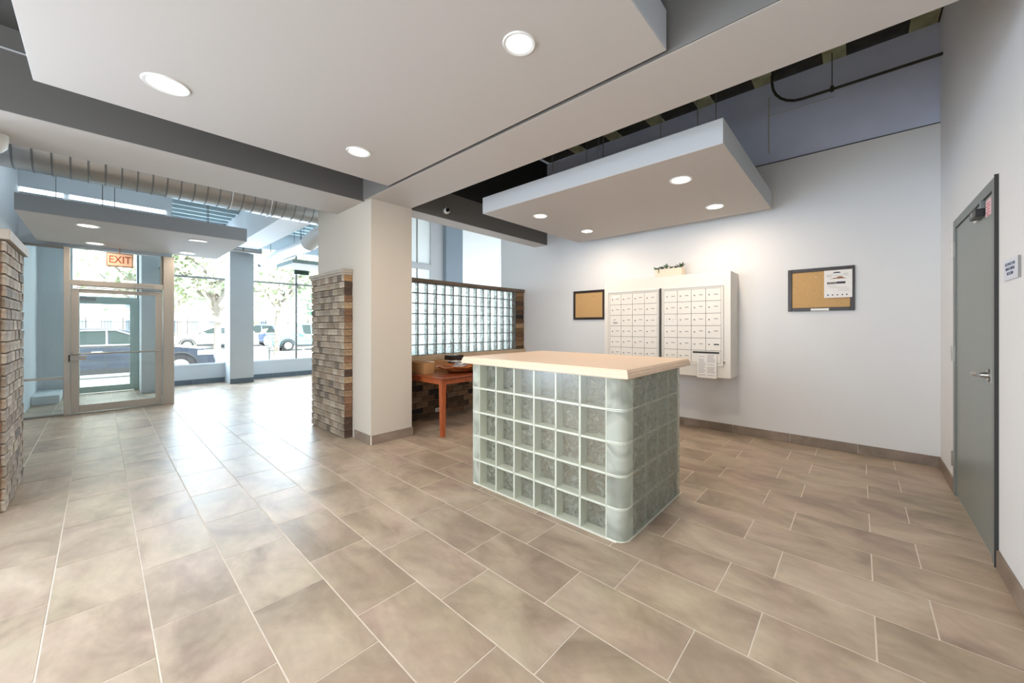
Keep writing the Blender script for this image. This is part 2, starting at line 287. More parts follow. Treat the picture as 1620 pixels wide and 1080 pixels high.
# ------------------------------------------------------------------ mesh builder
class MB:
    def __init__(s): s.v = []; s.f = []; s.m = []
    def add(s, vs, fs, mi=0):
        o = len(s.v); s.v += [tuple(v) for v in vs]
        for f in fs: s.f.append([i + o for i in f]); s.m.append(mi)
        return s
    def box(s, x0, x1, y0, y1, z0, z1, mi=0):
        v = [(x, y, z) for z in (z0, z1) for y in (y0, y1) for x in (x0, x1)]
        return s.add(v, [(0, 2, 3, 1), (4, 5, 7, 6), (0, 1, 5, 4), (1, 3, 7, 5), (3, 2, 6, 7), (2, 0, 4, 6)], mi)
    def jbox(s, x0, x1, y0, y1, z0, z1, j, rnd, mi=0):
        v = [(x + rnd.uniform(-j, j), y + rnd.uniform(-j, j), z + rnd.uniform(-j, j)) for z in (z0, z1) for y in (y0, y1) for x in (x0, x1)]
        return s.add(v, [(0, 2, 3, 1), (4, 5, 7, 6), (0, 1, 5, 4), (1, 3, 7, 5), (3, 2, 6, 7), (2, 0, 4, 6)], mi)
    def cyl(s, p0, p1, r0, r1=None, n=16, mi=0, caps=True):
        p0 = Vector(p0); p1 = Vector(p1); r1 = r0 if r1 is None else r1
        d = (p1 - p0).normalized(); a = d.orthogonal().normalized(); b = d.cross(a)
        vs = [p0 + (a * math.cos(2 * math.pi * i / n) + b * math.sin(2 * math.pi * i / n)) * r0 for i in range(n)] + \
             [p1 + (a * math.cos(2 * math.pi * i / n) + b * math.sin(2 * math.pi * i / n)) * r1 for i in range(n)]
        fs = [(i, (i + 1) % n, n + (i + 1) % n, n + i) for i in range(n)]
        if caps: fs += [tuple(range(n - 1, -1, -1)), tuple(range(n, 2 * n))]
        return s.add(vs, fs, mi)
    def tube(s, pts, r, n=10, mi=0):
        pts = [Vector(p) for p in pts]; rs = r if isinstance(r, (list, tuple)) else [r] * len(pts)
        ref = None; vs = []
        for i, p in enumerate(pts):
            d = (pts[min(i + 1, len(pts) - 1)] - pts[max(i - 1, 0)]).normalized()
            if ref is None: ref = d.orthogonal().normalized()
            a = (ref - d * ref.dot(d)).normalized(); b = d.cross(a); ref = a
            vs += [p + (a * math.cos(2 * math.pi * k / n) + b * math.sin(2 * math.pi * k / n)) * rs[i] for k in range(n)]
        fs = []
        for i in range(len(pts) - 1):
            for k in range(n): fs.append((i * n + k, i * n + (k + 1) % n, (i + 1) * n + (k + 1) % n, (i + 1) * n + k))
        fs += [tuple(range(n - 1, -1, -1)), tuple(range((len(pts) - 1) * n, len(pts) * n))]
        return s.add(vs, fs, mi)
    def prism(s, poly, z0, z1, mi=0, axis='z'):
        n = len(poly)
        mk = {'z': lambda p, h: (p[0], p[1], h), 'y': lambda p, h: (p[0], h, p[1]), 'x': lambda p, h: (h, p[0], p[1])}[axis]
        vs = [mk(p, z0) for p in poly] + [mk(p, z1) for p in poly]
        fs = [(i, (i + 1) % n, n + (i + 1) % n, n + i) for i in range(n)] + [tuple(range(n - 1, -1, -1)), tuple(range(n, 2 * n))]
        return s.add(vs, fs, mi)
    def lathe(s, prof, n=24, c=(0, 0), mi=0):
        vs = [(c[0] + r * math.cos(2 * math.pi * k / n), c[1] + r * math.sin(2 * math.pi * k / n), z) for r, z in prof for k in range(n)]
        fs = [(i * n + k, i * n + (k + 1) % n, (i + 1) * n + (k + 1) % n, (i + 1) * n + k) for i in range(len(prof) - 1) for k in range(n)]
        return s.add(vs, fs, mi)
    def mesh(s, name, mats, off=(0, 0, 0), smooth=False):
        me = bpy.data.meshes.new(name)
        me.from_pydata([(a - off[0], b - off[1], c - off[2]) for a, b, c in s.v], [], s.f)
        for m in (mats if isinstance(mats, (list, tuple)) else [mats]): me.materials.append(m)
        for p, mi in zip(me.polygons, s.m): p.material_index = mi; p.use_smooth = smooth
        bm = bmesh.new(); bm.from_mesh(me); bmesh.ops.recalc_face_normals(bm, faces=bm.faces); bm.to_mesh(me); bm.free()
        if smooth:
            try: me.set_sharp_from_angle(angle=R(40))
            except Exception: pass
        me.update(); return me
    def build(s, name, mats, parent=None, loc=None, smooth=False, bevel=0, **props):
        """vertices are in world space; the object sits at its thing's origin (parent) or at loc"""
        w = wloc(parent) if parent else (loc or (0, 0, 0))
        l = loc if (parent and loc) else None
        off = l if l else w
        me = s.mesh(name, mats, off, smooth)
        o = bpy.data.objects.new(name, me); C.objects.link(o)
        if parent:
            o.parent = parent; o.location = tuple(a - b for a, b in zip(off, w))
        else: o.location = off
        o['_w'] = list(off)
        if bevel:
            b = o.modifiers.new('bevel', 'BEVEL'); b.width = bevel; b.segments = 2; b.limit_method = 'ANGLE'
        for k, v in props.items(): o[k] = v
        return o
def wloc(o): return tuple(o['_w'])
def place(me, name, parent, w, rot=0, **props):
    o = bpy.data.objects.new(name, me); C.objects.link(o)
    if parent: o.parent = parent; p = wloc(parent); o.location = tuple(a - b for a, b in zip(w, p))
    else: o.location = w
    o['_w'] = list(w); o.rotation_euler = (0, 0, rot) if not isinstance(rot, tuple) else rot
    for k, v in props.items(): o[k] = v
    return o
def thing(name, label, cat, loc, group=None, rotz=0):
    o = bpy.data.objects.new(name, None); C.objects.link(o); o.location = loc; o['_w'] = list(loc)
    o.empty_display_size = .1; o.rotation_euler = (0, 0, rotz)
    o['label'] = label; o['category'] = cat
    if group: o['group'] = group
    return o
def struct(name, mb, m, label=None, cat=None, loc=(0, 0, 0), **kw):
    o = mb.build(name, m, loc=loc, **kw); o['kind'] = 'structure'
    if label: o['label'] = label
    o['category'] = cat or name.split('_')[0]
    return o
def sroot(name, label, cat, loc=(0, 0, 0)):
    o = thing(name, label, cat, loc); o['kind'] = 'structure'; return o
def text(parent, s, size, w, rot, m, name='lettering', ext=.002, align='CENTER', sx=1.0):
    c = bpy.data.curves.new(name, 'FONT'); c.body = s; c.size = size; c.extrude = ext; c.align_x = align; c.align_y = 'CENTER'
    c.offset = size * .012
    c.materials.append(m)
    o = bpy.data.objects.new(name, c); C.objects.link(o); o.parent = parent
    dg = bpy.context.evaluated_depsgraph_get(); me = bpy.data.meshes.new_from_object(o.evaluated_get(dg))
    bpy.data.objects.remove(o); o = bpy.data.objects.new(name, me); C.objects.link(o); o.parent = parent
    p = wloc(parent); o.location = tuple(a - b for a, b in zip(w, p)); o.rotation_euler = rot; o['_w'] = list(w); o.scale = (sx, 1, 1)
    return o

def proj(x, y, z):
    fx, fy = math.cos(A2), math.sin(A2); rx, ry = fy, -fx
    w = x * fx + y * fy
    if w < .3: return None
    u = x * rx + y * ry
    return CX + F * u / w, HY - F * (z - CAMH) / w

# ------------------------------------------------------------------ room constants
XW = 5.06      # mailbox wall face
YR = -.57      # right wall face
YB = 4.05      # beam / column front
ZB = 2.70      # beam underside

# ------------------------------------------------------------------ floor
floor = struct('floor', MB().box(-3, 9.2, -.7, 5.5, -.12, -.0015).box(-1.4, 9.2, 5.5, 8.7, -.12, -.0015).box(-1.4, 4.7, 8.7, 11.4, -.12, -.0015),
               M['grout'], 'beige porcelain tile floor with pale joints across the lobby', 'floor')
ROOMS = [(-3, XW, YR, 5.5), (-.74, 9, 5.5, 8.6), (-.74, 4.5, 8.6, 11.2)]
P0, PX, PY, G = -.158, .3047, .585, .0030
tiles = []
for k in range(-10, 31):
    x0, x1 = P0 + PX * k + G, P0 + PX * (k + 1) - G
    off = .33 if k % 2 == 0 else .53
    for j in range(-3, 20):
        y0, y1 = off + PY * j + G, off + PY * (j + 1) - G
        for (a, b, c, d) in ROOMS:
            X0, X1, Y0, Y1 = max(x0, a), min(x1, b), max(y0, c), min(y1, d)
            if X1 - X0 > .01 and Y1 - Y0 > .01: tiles.append((X0, X1, Y0, Y1))
def vis_area(t):
    ps = [proj(x, y, 0) for x, y in ((t[0], t[2]), (t[1], t[2]), (t[1], t[3]), (t[0], t[3]))]
    if any(p is None for p in ps): return 0
    cx = sum(p[0] for p in ps) / 4; cyy = sum(p[1] for p in ps) / 4
    if cx < -60 or cx > 1680 or cyy > 1180: return 0
    return abs(sum(ps[i][0] * ps[(i + 1) % 4][1] - ps[(i + 1) % 4][0] * ps[i][1] for i in range(4))) / 2
tiles.sort(key=vis_area, reverse=True)
full = MB().box(-(PX / 2 - G), PX / 2 - G, -(PY / 2 - G), PY / 2 - G, -.008, 0).mesh('tile', M['tile'])
rest = MB(); nvis = 0
for t in tiles:
    if nvis < 295 and vis_area(t) > 60:
        nvis += 1
        cx, cyy = (t[0] + t[1]) / 2, (t[2] + t[3]) / 2
        if abs(t[1] - t[0] - PX + 2 * G) < 1e-3 and abs(t[3] - t[2] - PY + 2 * G) < 1e-3: place(full, 'tile', floor, (cx, cyy, 0))
        else: MB().box(t[0], t[1], t[2], t[3], -.008, 0).build('tile', M['tile'], floor, loc=(cx, cyy, 0))
    else: rest.box(t[0], t[1], t[2], t[3], -.008, 0)
rest.build('tile_field', M['tile'], floor, kind='stuff')

# ------------------------------------------------------------------ walls
wall_back = struct('wall_back', MB().box(XW, XW + .15, YR - .15, 5.2, 0, 3.17), M['wall'], 'pale grey wall that carries the mailboxes', 'wall')
MB().box(XW + .02, XW + .15, YR - .15, 5.2, 3.18, 4.11).build('upper_panel', M['wall_upper'], wall_back, label='rough upper wall above the seam, coloured for blue daylight')
mb = MB(); mb.box(XW + .012, XW + .02, .775, .79, 3.3, 3.95); mb.box(XW + .012, XW + .02, .2, .79, 3.72, 3.727)
mb.build('crack_line', M['panel_edge'], wall_back)
MB().box(XW, XW + .03, YR, 5.2, 3.17, 3.18).build('seam_strip', M['dark_gap'], wall_back)
wall_right = struct('wall_right', MB().box(-3, 3.225, YR - .15, YR, 0, 4.5).box(4.30, XW + .15, YR - .15, YR, 0, 4.5).box(3.225, 4.30, YR - .15, YR, 2.075, 4.5),
                    M['wall'], 'white wall with the grey door', 'wall')
# rear and left parts of the lobby, out of the picture
struct('wall_rear', MB().box(-3.1, -3, YR, .2, 0, 3.2).box(-3.1, -3, 3.4, 5.5, 0, 3.2).box(-3.1, -3, .2, 3.4, 0, .4).box(-3.1, -3, .2, 3.4, 2.8, 3.2), M['wall'], 'white wall behind the viewpoint with an added opening for fill light', 'wall')  # wall opening added to go with the rear fill light
struct('wall_left', MB().box(-3, -2.9, 4.5, 4.62, 0, 3.2).box(-.95, -.57, 4.515, 4.62, 0, 3.2).box(-2.9, -.95, 4.5, 4.62, 2.7, 3.2).box(-2.9, -.95, 4.5, 4.62, 0, .1), M['hall'], 'pale wall left of the brick pillar', 'wall')  # opening in this wall added for the side fill light
# hall side walls
struct('wall_hall_left', MB().box(-.9, -.74, 5.5, 11.3, 0, 3.7), M['bluegrey'], 'pale blue side wall of the entrance hall', 'wall')
def baseboard(name, label, segs, h=.10, d=.012, m=None):
    root = sroot(name, label, 'baseboard', (segs[0][0], segs[0][1], 0))
    for (x0, y0, x1, y1, nx, ny) in segs:   # line plus outward normal
        Ld = math.hypot(x1 - x0, y1 - y0); ux, uy = (x1 - x0) / Ld, (y1 - y0) / Ld
        k = max(1, round(Ld / .585)); st = Ld / k
        for i in range(k):
            a, b = i * st + .0015, (i + 1) * st - .0015
            xs = sorted([x0 + ux * a, x0 + ux * b, x0 + ux * a + nx * d, x0 + ux * b + nx * d]); ys = sorted([y0 + uy * a, y0 + uy * b, y0 + uy * a + ny * d, y0 + uy * b + ny * d])
            MB().box(xs[0], xs[-1], ys[0], ys[-1], .002, h).build('tile', m or M['basetile'], root, loc=((xs[0] + xs[-1]) / 2, (ys[0] + ys[-1]) / 2, 0))
        xs = sorted([x0, x1, x0 + nx * d * .7, x1 + nx * d * .7]); ys = sorted([y0, y1, y0 + ny * d * .7, y1 + ny * d * .7])
        MB().box(xs[0], xs[-1], ys[0], ys[-1], .001, h - .003).build('grout', M['grout'], root)
    return root
baseboard('baseboard_back', 'brown tile skirting along the mailbox wall', [(XW, YR, XW, 4.6, -1, 0)])
baseboard('baseboard_right', 'brown tile skirting along the wall with the grey door', [(XW, YR, 4.38, YR, 0, 1), (3.15, YR, -2.9, YR, 0, 1)])

# ------------------------------------------------------------------ column, beams and ceilings
col = struct('column', MB().box(1.945, 2.44, YB - .02, 5.55, 0, 4.1), M['column'], 'beige square column between the two lobby bays', 'column')
baseboard('baseboard_column', 'brown tile skirting around the beige column', [(1.945, YB - .02, 2.452, YB - .02, 0, -1), (1.945, 4.42, 1.945, YB - .02, -1, 0), (2.44, YB - .02, 2.44, 4.6, 1, 0)])
beam = struct('ceiling_beam', MB().box(1.92, 2.42, YR, YB + .02, ZB, 4.1), [M['ceil_light']], 'long beam running from the beige column over the counter', 'beam')
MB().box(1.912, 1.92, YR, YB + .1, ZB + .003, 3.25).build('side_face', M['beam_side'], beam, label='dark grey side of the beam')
b2 = struct('cross_beam', MB().box(-3, 1.95, 4.20, 4.92, ZB, 4.1), [M['ceil_light']], 'dark fronted cross beam before the entrance hall', 'beam')
MB().box(-3, 1.945, 4.19, 4.20, ZB + .002, 3.26).build('front_face', M['beam_dark'], b2, label='charcoal front of the cross beam')
MB().box(-3, 1.945, 4.185, 4.20, 3.10, 3.11).build('edge_bead', M['panel_edge'], b2)
b3 = struct('short_beam', MB().box(2.42, XW, YB + .02, 4.34, ZB, 4.1), [M['ceil_light']], 'dark fronted beam over the glass block partition', 'beam')
MB().box(2.42, XW, YB + .01, YB + .02, ZB + .002, 3.05).build('front_face', M['beam_dark'], b3, label='charcoal front of the short beam')
MB().box(2.42, XW, YB + .012, YB + .02, 3.05, 4.1).build('upper_face', M['black'], b3)
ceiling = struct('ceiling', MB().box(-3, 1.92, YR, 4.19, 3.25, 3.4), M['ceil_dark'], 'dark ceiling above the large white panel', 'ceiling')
struct('ceiling_deck', MB().box(-3.2, 9.3, -.8, 11.5, 4.5, 4.7), M['black'], 'black roof deck above the joists', 'ceiling')
for i, y in enumerate([-.46, .19, .83, 1.47, 2.11, 2.75, 3.39]):
    j = MB().box(2.42, XW + .1, y - .095, y + .095, 4.11, 4.5).build('joist', M['joist'], loc=(2.42, y, 4.11))
    j['kind'] = 'structure'; j['label'] = 'rough grey-green ceiling joist ' + ['beside the right wall', 'second from the right wall', 'beside the bent conduit', 'fourth from the right wall', 'fifth from the right wall', 'sixth from the right wall', 'nearest the short beam'][i]; j['category'] = 'joist'
struct('joist_ledger', MB().box(4.86, XW + .1, YR, YB, 4.13, 4.28).box(2.42, 2.6, YR, YB, 4.13, 4.25), M['joist_dark'], 'dark ledger along the top of the mailbox wall', 'ledger')

def rods(root, pts, z0, z1):
    for x, y in pts: MB().cyl((x, y, z0), (x, y, z1), .004, n=6).build('hanger_rod', M['rod'], root)
def downlight(label, x, y, z, r=.09, e=None, on=True, ring='white_plastic', energy=14, group=None, dm=None):
    t = thing('recessed_downlight', label, 'ceiling light', (x, y, z), group)
    MB().lathe([(r * .80, z - .0005), (r * .80, z - .004), (r * .97, z - .007), (r * 1.02, z - .0005)], 32, (x, y)).build('trim_ring', M[ring], t, smooth=True)
    MB().cyl((x, y, z - .0003), (x, y, z - .0025), r * .81, n=32).build('diffuser', dm or (M['diffuser'] if on else M['diffuser_off']), t)
    if on and energy:
        l = light('downlight_lamp', 'AREA', (x, y, z - .012), (0, 0, 0), energy, WARM, shape='DISK', size=r * 1.5)
        l.parent = t; l.location = (0, 0, -.012)
    return t

def slab(name, label, x0, x1, y0, y1, z0, z1, edge, cat='ceiling panel'):
    t = thing(name, label, cat, (x0, y0, z0))
    MB().box(x0, x1, y0, y1, z0 + .003, z1).build('panel_body', edge, t, bevel=.004)
    MB().box(x0 + .002, x1 - .002, y0 + .002, y1 - .002, z0, z0 + .0035).build('underside', M['ceil_light'], t)
    return t
big = slab('ceiling_panel', 'large white dropped ceiling panel left of the long beam', -.25, 1.885, .735, 3.55, ZB, 2.905, M['panel_edge'])
rods(big, [(.1, 1.1), (1.6, 1.1), (.1, 3.2), (1.6, 3.2)], 2.905, 3.25)
downlight('recessed light at the far left of the large white panel', .252, 3.03, ZB, .104, ring='white_plastic', energy=5)
downlight('recessed light in the large panel, nearest the beige column', 1.36, 3.03, ZB, .09, energy=13)
downlight('recessed light in the large panel, nearest the viewer', 1.36, 1.27, ZB, .08, energy=9)
downlight('recessed light of the large panel, out of view overhead', .252, 1.27, ZB, .09, energy=9)
sus = slab('hung_panel', 'white panel hung above the mailboxes', 2.90, 4.86, .725, 3.285, 2.60, 2.785, M['panel_edge'])
rods(sus, [(3.0, 2.34), (3.0, 1.80), (3.02, 1.765), (3.0, 1.22), (3.0, .93), (4.5, 1.2), (4.5, 2.9)], 2.785, 4.5)
downlight('recessed light of the hung panel, right side nearest the viewer', 3.381, 1.192, 2.60, .095, energy=13)
downlight('recessed light of the hung panel, right side by the wall', 4.373, 1.177, 2.60, .095, energy=13)
downlight('recessed light of the hung panel, left side nearest the viewer', 3.402, 2.831, 2.60, .085, energy=12)
downlight('recessed light of the hung panel, left side by the wall', 4.363, 2.80, 2.60, .085, energy=12)
hp = slab('hung_panel', 'grey edged panel hung before the entrance door', -.578, 1.367, 6.55, 8.66, 2.50, 2.68, M['panel_edge_b'])
rods(hp, [(.02, 6.7), (.12, 7.0), (.97, 6.7), (-.4, 8.4), (1.2, 8.4)], 2.68, 3.7)
downlight('flat round light of the hall panel, left and nearer', -.094, 6.95, 2.50, .10, on=True, energy=6)
downlight('flat round light of the hall panel, left by the door glass', -.045, 8.35, 2.50, .10, on=True, energy=6)
downlight('bronze rimmed unlit light of the hall panel, right and nearer', .90, 6.99, 2.50, .10, on=False, ring='bronze_lamp', dm=M['bronze_lamp'])
downlight('flat round light of the hall panel, right by the window', .94, 8.30, 2.50, .10, on=True, energy=6)

# conduit on the mailbox wall
t = thing('conduit', 'dark conduit bending up into the joists', 'conduit', (4.93, YR, 3.73))
pts = [(4.93, YR, 3.735), (4.93, .45, 3.735)] + [(4.93, .45 + .28 * math.sin(a), 3.735 + .28 * (1 - math.cos(a))) for a in [R(x) for x in (15, 30, 45, 60, 75, 90)]] + [(4.93, .73, 4.5)]
MB().tube(pts, .014, 8).build('pipe', M['conduit'], t, smooth=True)
MB().cyl((4.93, .205, 3.735), (4.93, .205, 4.3), .004, n=6).build('hanger_rod', M['conduit'], t)
MB().box(4.912, 4.948, .19, .22, 3.715, 3.765).build('clamp', M['conduit'], t)

# ------------------------------------------------------------------ bricks
rb = random.Random(3)
BH, BL = .079, .205
variants = {}
def brick_mesh(L_, mname):
    key = (round(L_, 3), mname)
    if key not in variants:
        variants[key] = []
        for i in range(3):
            variants[key].append(MB().jbox(.004, L_ - .004, -.012, .02, .006, BH - .004, .0032, rb).mesh('brick', M[mname]))
    return rb.choice(variants[key])
def brick_face(parent, o, ang, length, z0, z1, mname, bl=BL, stretch_off=True, alt=None):
    """o = corner (x, y); wall runs along angle ang; face outward normal is -y local"""
    n = int(round((z1 - z0) / BH)); ux, uy = math.cos(ang), math.sin(ang)
    h = (z1 - z0) / n
    for r in range(n):
        s = 0; first = bl / 2 if (r % 2 and stretch_off) else bl
        segs = []
        while s < length - .02:
            l = min(first if s == 0 else bl, length - s)
            if length - s - l < .03: l = length - s
            segs.append((s, l)); s += l
        for s0, l in segs:
            l = round(l, 3); w = (o[0] + ux * s0, o[1] + uy * s0, z0 + r * h)
            mm = mname if alt is None or rb.random() > .25 else alt
            place(brick_mesh(l, mm), 'brick', parent, w, (rb.uniform(-.006, .006), rb.uniform(-.006, .006), ang + rb.uniform(-.012, .012)))
# right pillar veneer
p = sroot('brick_pillar', 'grey brown brick pillar standing left of the beige column', 'pillar', (1.85, 4.49, 0))
MB().box(1.862, 1.944, 4.50, 5.49, 0, 1.90).build('mortar', M['grout_brick'], p)
brick_face(p, (1.856, 5.49), R(-90), 1.0, 0.005, 1.90, 'brick_grey', bl=.125)
brick_face(p, (1.85, 4.497), 0, .094, 0.005, 1.90, 'brick_tan', bl=.2, stretch_off=False)
MB().box(1.822, 1.944, 4.465, 5.53, 1.925, 1.965).build('cap', M['capstone'], p, bevel=.003)
MB().box(1.835, 1.944, 4.478, 5.51, 1.90, 1.925).build('cap_mould', M['capstone'], p)
# left pillar
p = sroot('brick_pillar', 'brick pillar at the left edge of the picture', 'pillar', (-.44, 4.5, 0))
MB().box(-1.30, -.452, 4.512, 5.49, 0, 1.90).build('mortar', M['grout_brick'], p)
brick_face(p, (-.446, 4.50), R(90), .99, 0.005, 1.90, 'brick_grey')
brick_face(p, (-.85, 4.506), 0, .40, 0.005, 1.90, 'brick_red')
MB().box(-1.3, -.41, 4.46, 5.52, 1.905, 1.975).build('cap', M['capstone'], p, bevel=.003)
struct('pier', MB().box(-1.30, -.56, 4.505, 5.50, 1.96, 4.1), M['bluegrey'], 'pale blue pier rising above the left brick pillar', 'pier')
# partition
YP = 4.60
p = sroot('glass_block_partition', 'partition of clear glass blocks above a low brick wall', 'partition', (2.44, YP, 0))
MB().box(2.44, XW, YP + .012, YP + .13, 0, .80).box(4.845, XW, YP + .012, YP + .13, .86, 1.915).build('mortar', M['grout_brick'], p)
brick_face(p, (2.44, YP + .006), 0, 2.6, 0.005, .80, 'brick_dim')
brick_face(p, (4.85, YP + .006), 0, .20, .87, 1.91, 'brick_dim', bl=.2, stretch_off=False, alt='brick_tan')
MB().box(2.44, XW, YP - .05, YP + .13, .815, .895).build('ledge', M['ledge'], p, bevel=.003)
MB().box(2.44, XW, YP - .02, YP + .15, 1.912, 1.965).build('cap', M['cap_brown'], p, bevel=.003)

def block_mesh(w, h, d, medge, mfront, mback, gap=.0035, rim=.010):
    mb = MB(); a, b = gap / 2, w - gap / 2; c, e = gap / 2, h - gap / 2
    # four side walls
    mb.box(a, a + rim * .5, .002, d - .002, c, e, 0); mb.box(b - rim * .5, b, .002, d - .002, c, e, 0)
    mb.box(a, b, .002, d - .002, c, c + rim * .5, 0); mb.box(a, b, .002, d - .002, e - rim * .5, e, 0)
    # bevelled front glass rim and pane, rear pane
    mb.box(a, b, 0, .007, c, e, 1); mb.box(a, b, d - .007, d, c, e, 2)
    return mb.mesh('glass_block', [medge, mfront, mback])
BWp = (4.845 - 2.44) / 16; BHp = (1.91 - .897) / 7
bmp = block_mesh(BWp, BHp, .08, M['block_edge_d'], M['pane_flat'], M['pane_reeded'])
for r in range(7):
    for k in range(16):
        place(bmp, 'glass_block', p, (2.44 + k * BWp, YP + .01, .897 + r * BHp))
mb = MB()
for k in range(17): mb.box(2.44 + k * BWp - .007, 2.44 + k * BWp + .007, YP + .0085, YP + .02, .897, 1.91)
for r in range(8): mb.box(2.44, 4.845, YP + .0083, YP + .0202, .897 + r * BHp - .007, .897 + r * BHp + .007)
mb.build('block_joints', M['mortar_g'], p)

# ------------------------------------------------------------------ glass block counter
cx0, cx1, cy0, cy1, CH = 2.035, 2.985, 1.05, 2.465, .99
ct = thing('reception_counter', 'glass block counter with beige laminate top', 'counter', (cx0, cy0, 0))
bh = CH / 5; cr_ = .118; bw = (cy1 - cy0 - 2 * cr_) / 6; sw = (cx1 - .07 - cx0 - cr_) / 4
mfr = block_mesh(bw, bh, .085, M['block_edge'], M['pane_flat'], M['pane_wavy'])
msd = block_mesh(sw, bh, .085, M['block_edge'], M['pane_wavy'], M['pane_wavy'])
for r in range(5):
    for k in range(6):   # front: local +x -> world -y
        place(mfr, 'glass_block', ct, (cx0, cy1 - cr_ - k * bw, r * bh), R(-90))
    for k in range(4):
        place(msd, 'glass_block', ct, (cx0 + cr_ + k * sw, cy0, r * bh), 0)
        place(msd, 'glass_block', ct, (cx0 + cr_ + (k + 1) * sw, cy1, r * bh), R(180))
# corner blocks: quarter turn, rounded
def corner_mesh():
    def path(off, n=8, rad=.062):
        # outer corner at (0,0); wall runs +x (side) and +y (front)
        pts = [(off, cr_ - .002)]
        r = max(rad - off, .004)
        for i in range(n + 1):
            a = math.pi + (math.pi / 2) * i / n
            pts.append((rad + r * math.cos(a), rad + r * math.sin(a)))
        pts.append((cr_ - .002, off)); return pts
    mb = MB()
    def shell(o0, o1, z0, z1, mi):
        A, B = path(o0), path(o1); n = len(A)
        vs = [(x, y, z0) for x, y in A] + [(x, y, z0) for x, y in B] + [(x, y, z1) for x, y in A] + [(x, y, z1) for x, y in B]
        fs = []
        for i in range(n - 1):
            fs += [(i, i + 1, 2 * n + i + 1, 2 * n + i), (n + i + 1, n + i, 3 * n + i, 3 * n + i + 1), (i + 1, i, n + i, n + i + 1), (2 * n + i, 2 * n + i + 1, 3 * n + i + 1, 3 * n + i)]
        fs += [(0, 2 * n, 3 * n, n), (n - 1, 2 * n - 1, 4 * n - 1, 3 * n - 1)]
        mb.add(vs, fs, mi)
    g = .0018
    shell(0, .008, g + .007, bh - g - .005, 1)
    shell(-.001, .085, g, g + .007, 0); shell(0, .085, bh - g - .005, bh - g, 0)
    shell(.076, .084, g + .006, bh - g - .006, 2)
    return mb.mesh('corner_block', [M['block_edge'], M['pane_corner'], M['pane_wavy']], smooth=False)
mc = corner_mesh()
for r in range(5):
    place(mc, 'corner_block', ct, (cx0, cy0, r * bh))
    place(mc, 'corner_block', ct, (cx0, cy1, r * bh), R(-90))
# bullnose end blocks
def end_mesh():
    mb = MB(); n = 8; d = .085
    out = [(0, 0), (.03, 0)] + [(.03 + .04 * math.sin(a), d / 2 - d / 2 * math.cos(a)) for a in [math.pi * i / n for i in range(1, n)]] + [(.03, d), (0, d)]
    mb.prism(out, .002, bh - .002); return mb.mesh('end_block', [M['pane_wavy']], smooth=False)
me_ = end_mesh()
for r in range(5):
    place(me_, 'end_block', ct, (cx1 - .07, cy0, r * bh)); place(me_, 'end_block', ct, (cx1 - .07, cy1 - .085, r * bh))
mb = MB()
for k in range(7): y = cy1 - cr_ - k * bw; mb.box(cx0 + .004, cx0 + .082, y - .002, y + .002, 0, CH)
for r in range(1, 5): mb.box(cx0 + .004, cx0 + .082, cy0 + cr_, cy1 - cr_, r * bh - .002, r * bh + .002)
for r in range(1, 5):
    for y in (cy0 + .004, cy1 - .082): mb.box(cx0 + cr_, cx1 - .07, y, y + .078, r * bh - .002, r * bh + .002)
mb.build('block_joints', M['mortar_w'], ct)
mb = MB()
x0, x1, y0, y1 = 1.985, 3.05, 1.0, 2.515
def ring(off, z): return [(x0 + off, y0 + off, z), (x1 - off, y0 + off, z), (x1 - off, y1 - off, z), (x0 + off, y1 - off, z)]
lv = [ring(.006, .992), ring(.0, .996), ring(.0, 1.018), ring(.005, 1.020), ring(.005, 1.030), ring(.014, 1.0455), ring(.0145, 1.046)]
vs = [v for l in lv for v in l]; fs = [(3, 2, 1, 0)]
for i in range(len(lv) - 1):
    for k in range(4): fs.append((i * 4 + k, i * 4 + (k + 1) % 4, i * 4 + 4 + (k + 1) % 4, i * 4 + 4 + k))
n4 = (len(lv) - 1) * 4; fs.append((n4, n4 + 1, n4 + 2, n4 + 3))
mb.add(vs, fs); mb.build('worktop', M['worktop'], ct)
mb = MB(); mb.box(cx0 - .006, cx0, cy0 + .05, cy1 - .05, 0, .004).box(cx0 + .05, cx1, cy0 - .006, cy0, 0, .004)
mb.build('base_sealant', M['mortar_w'], ct)

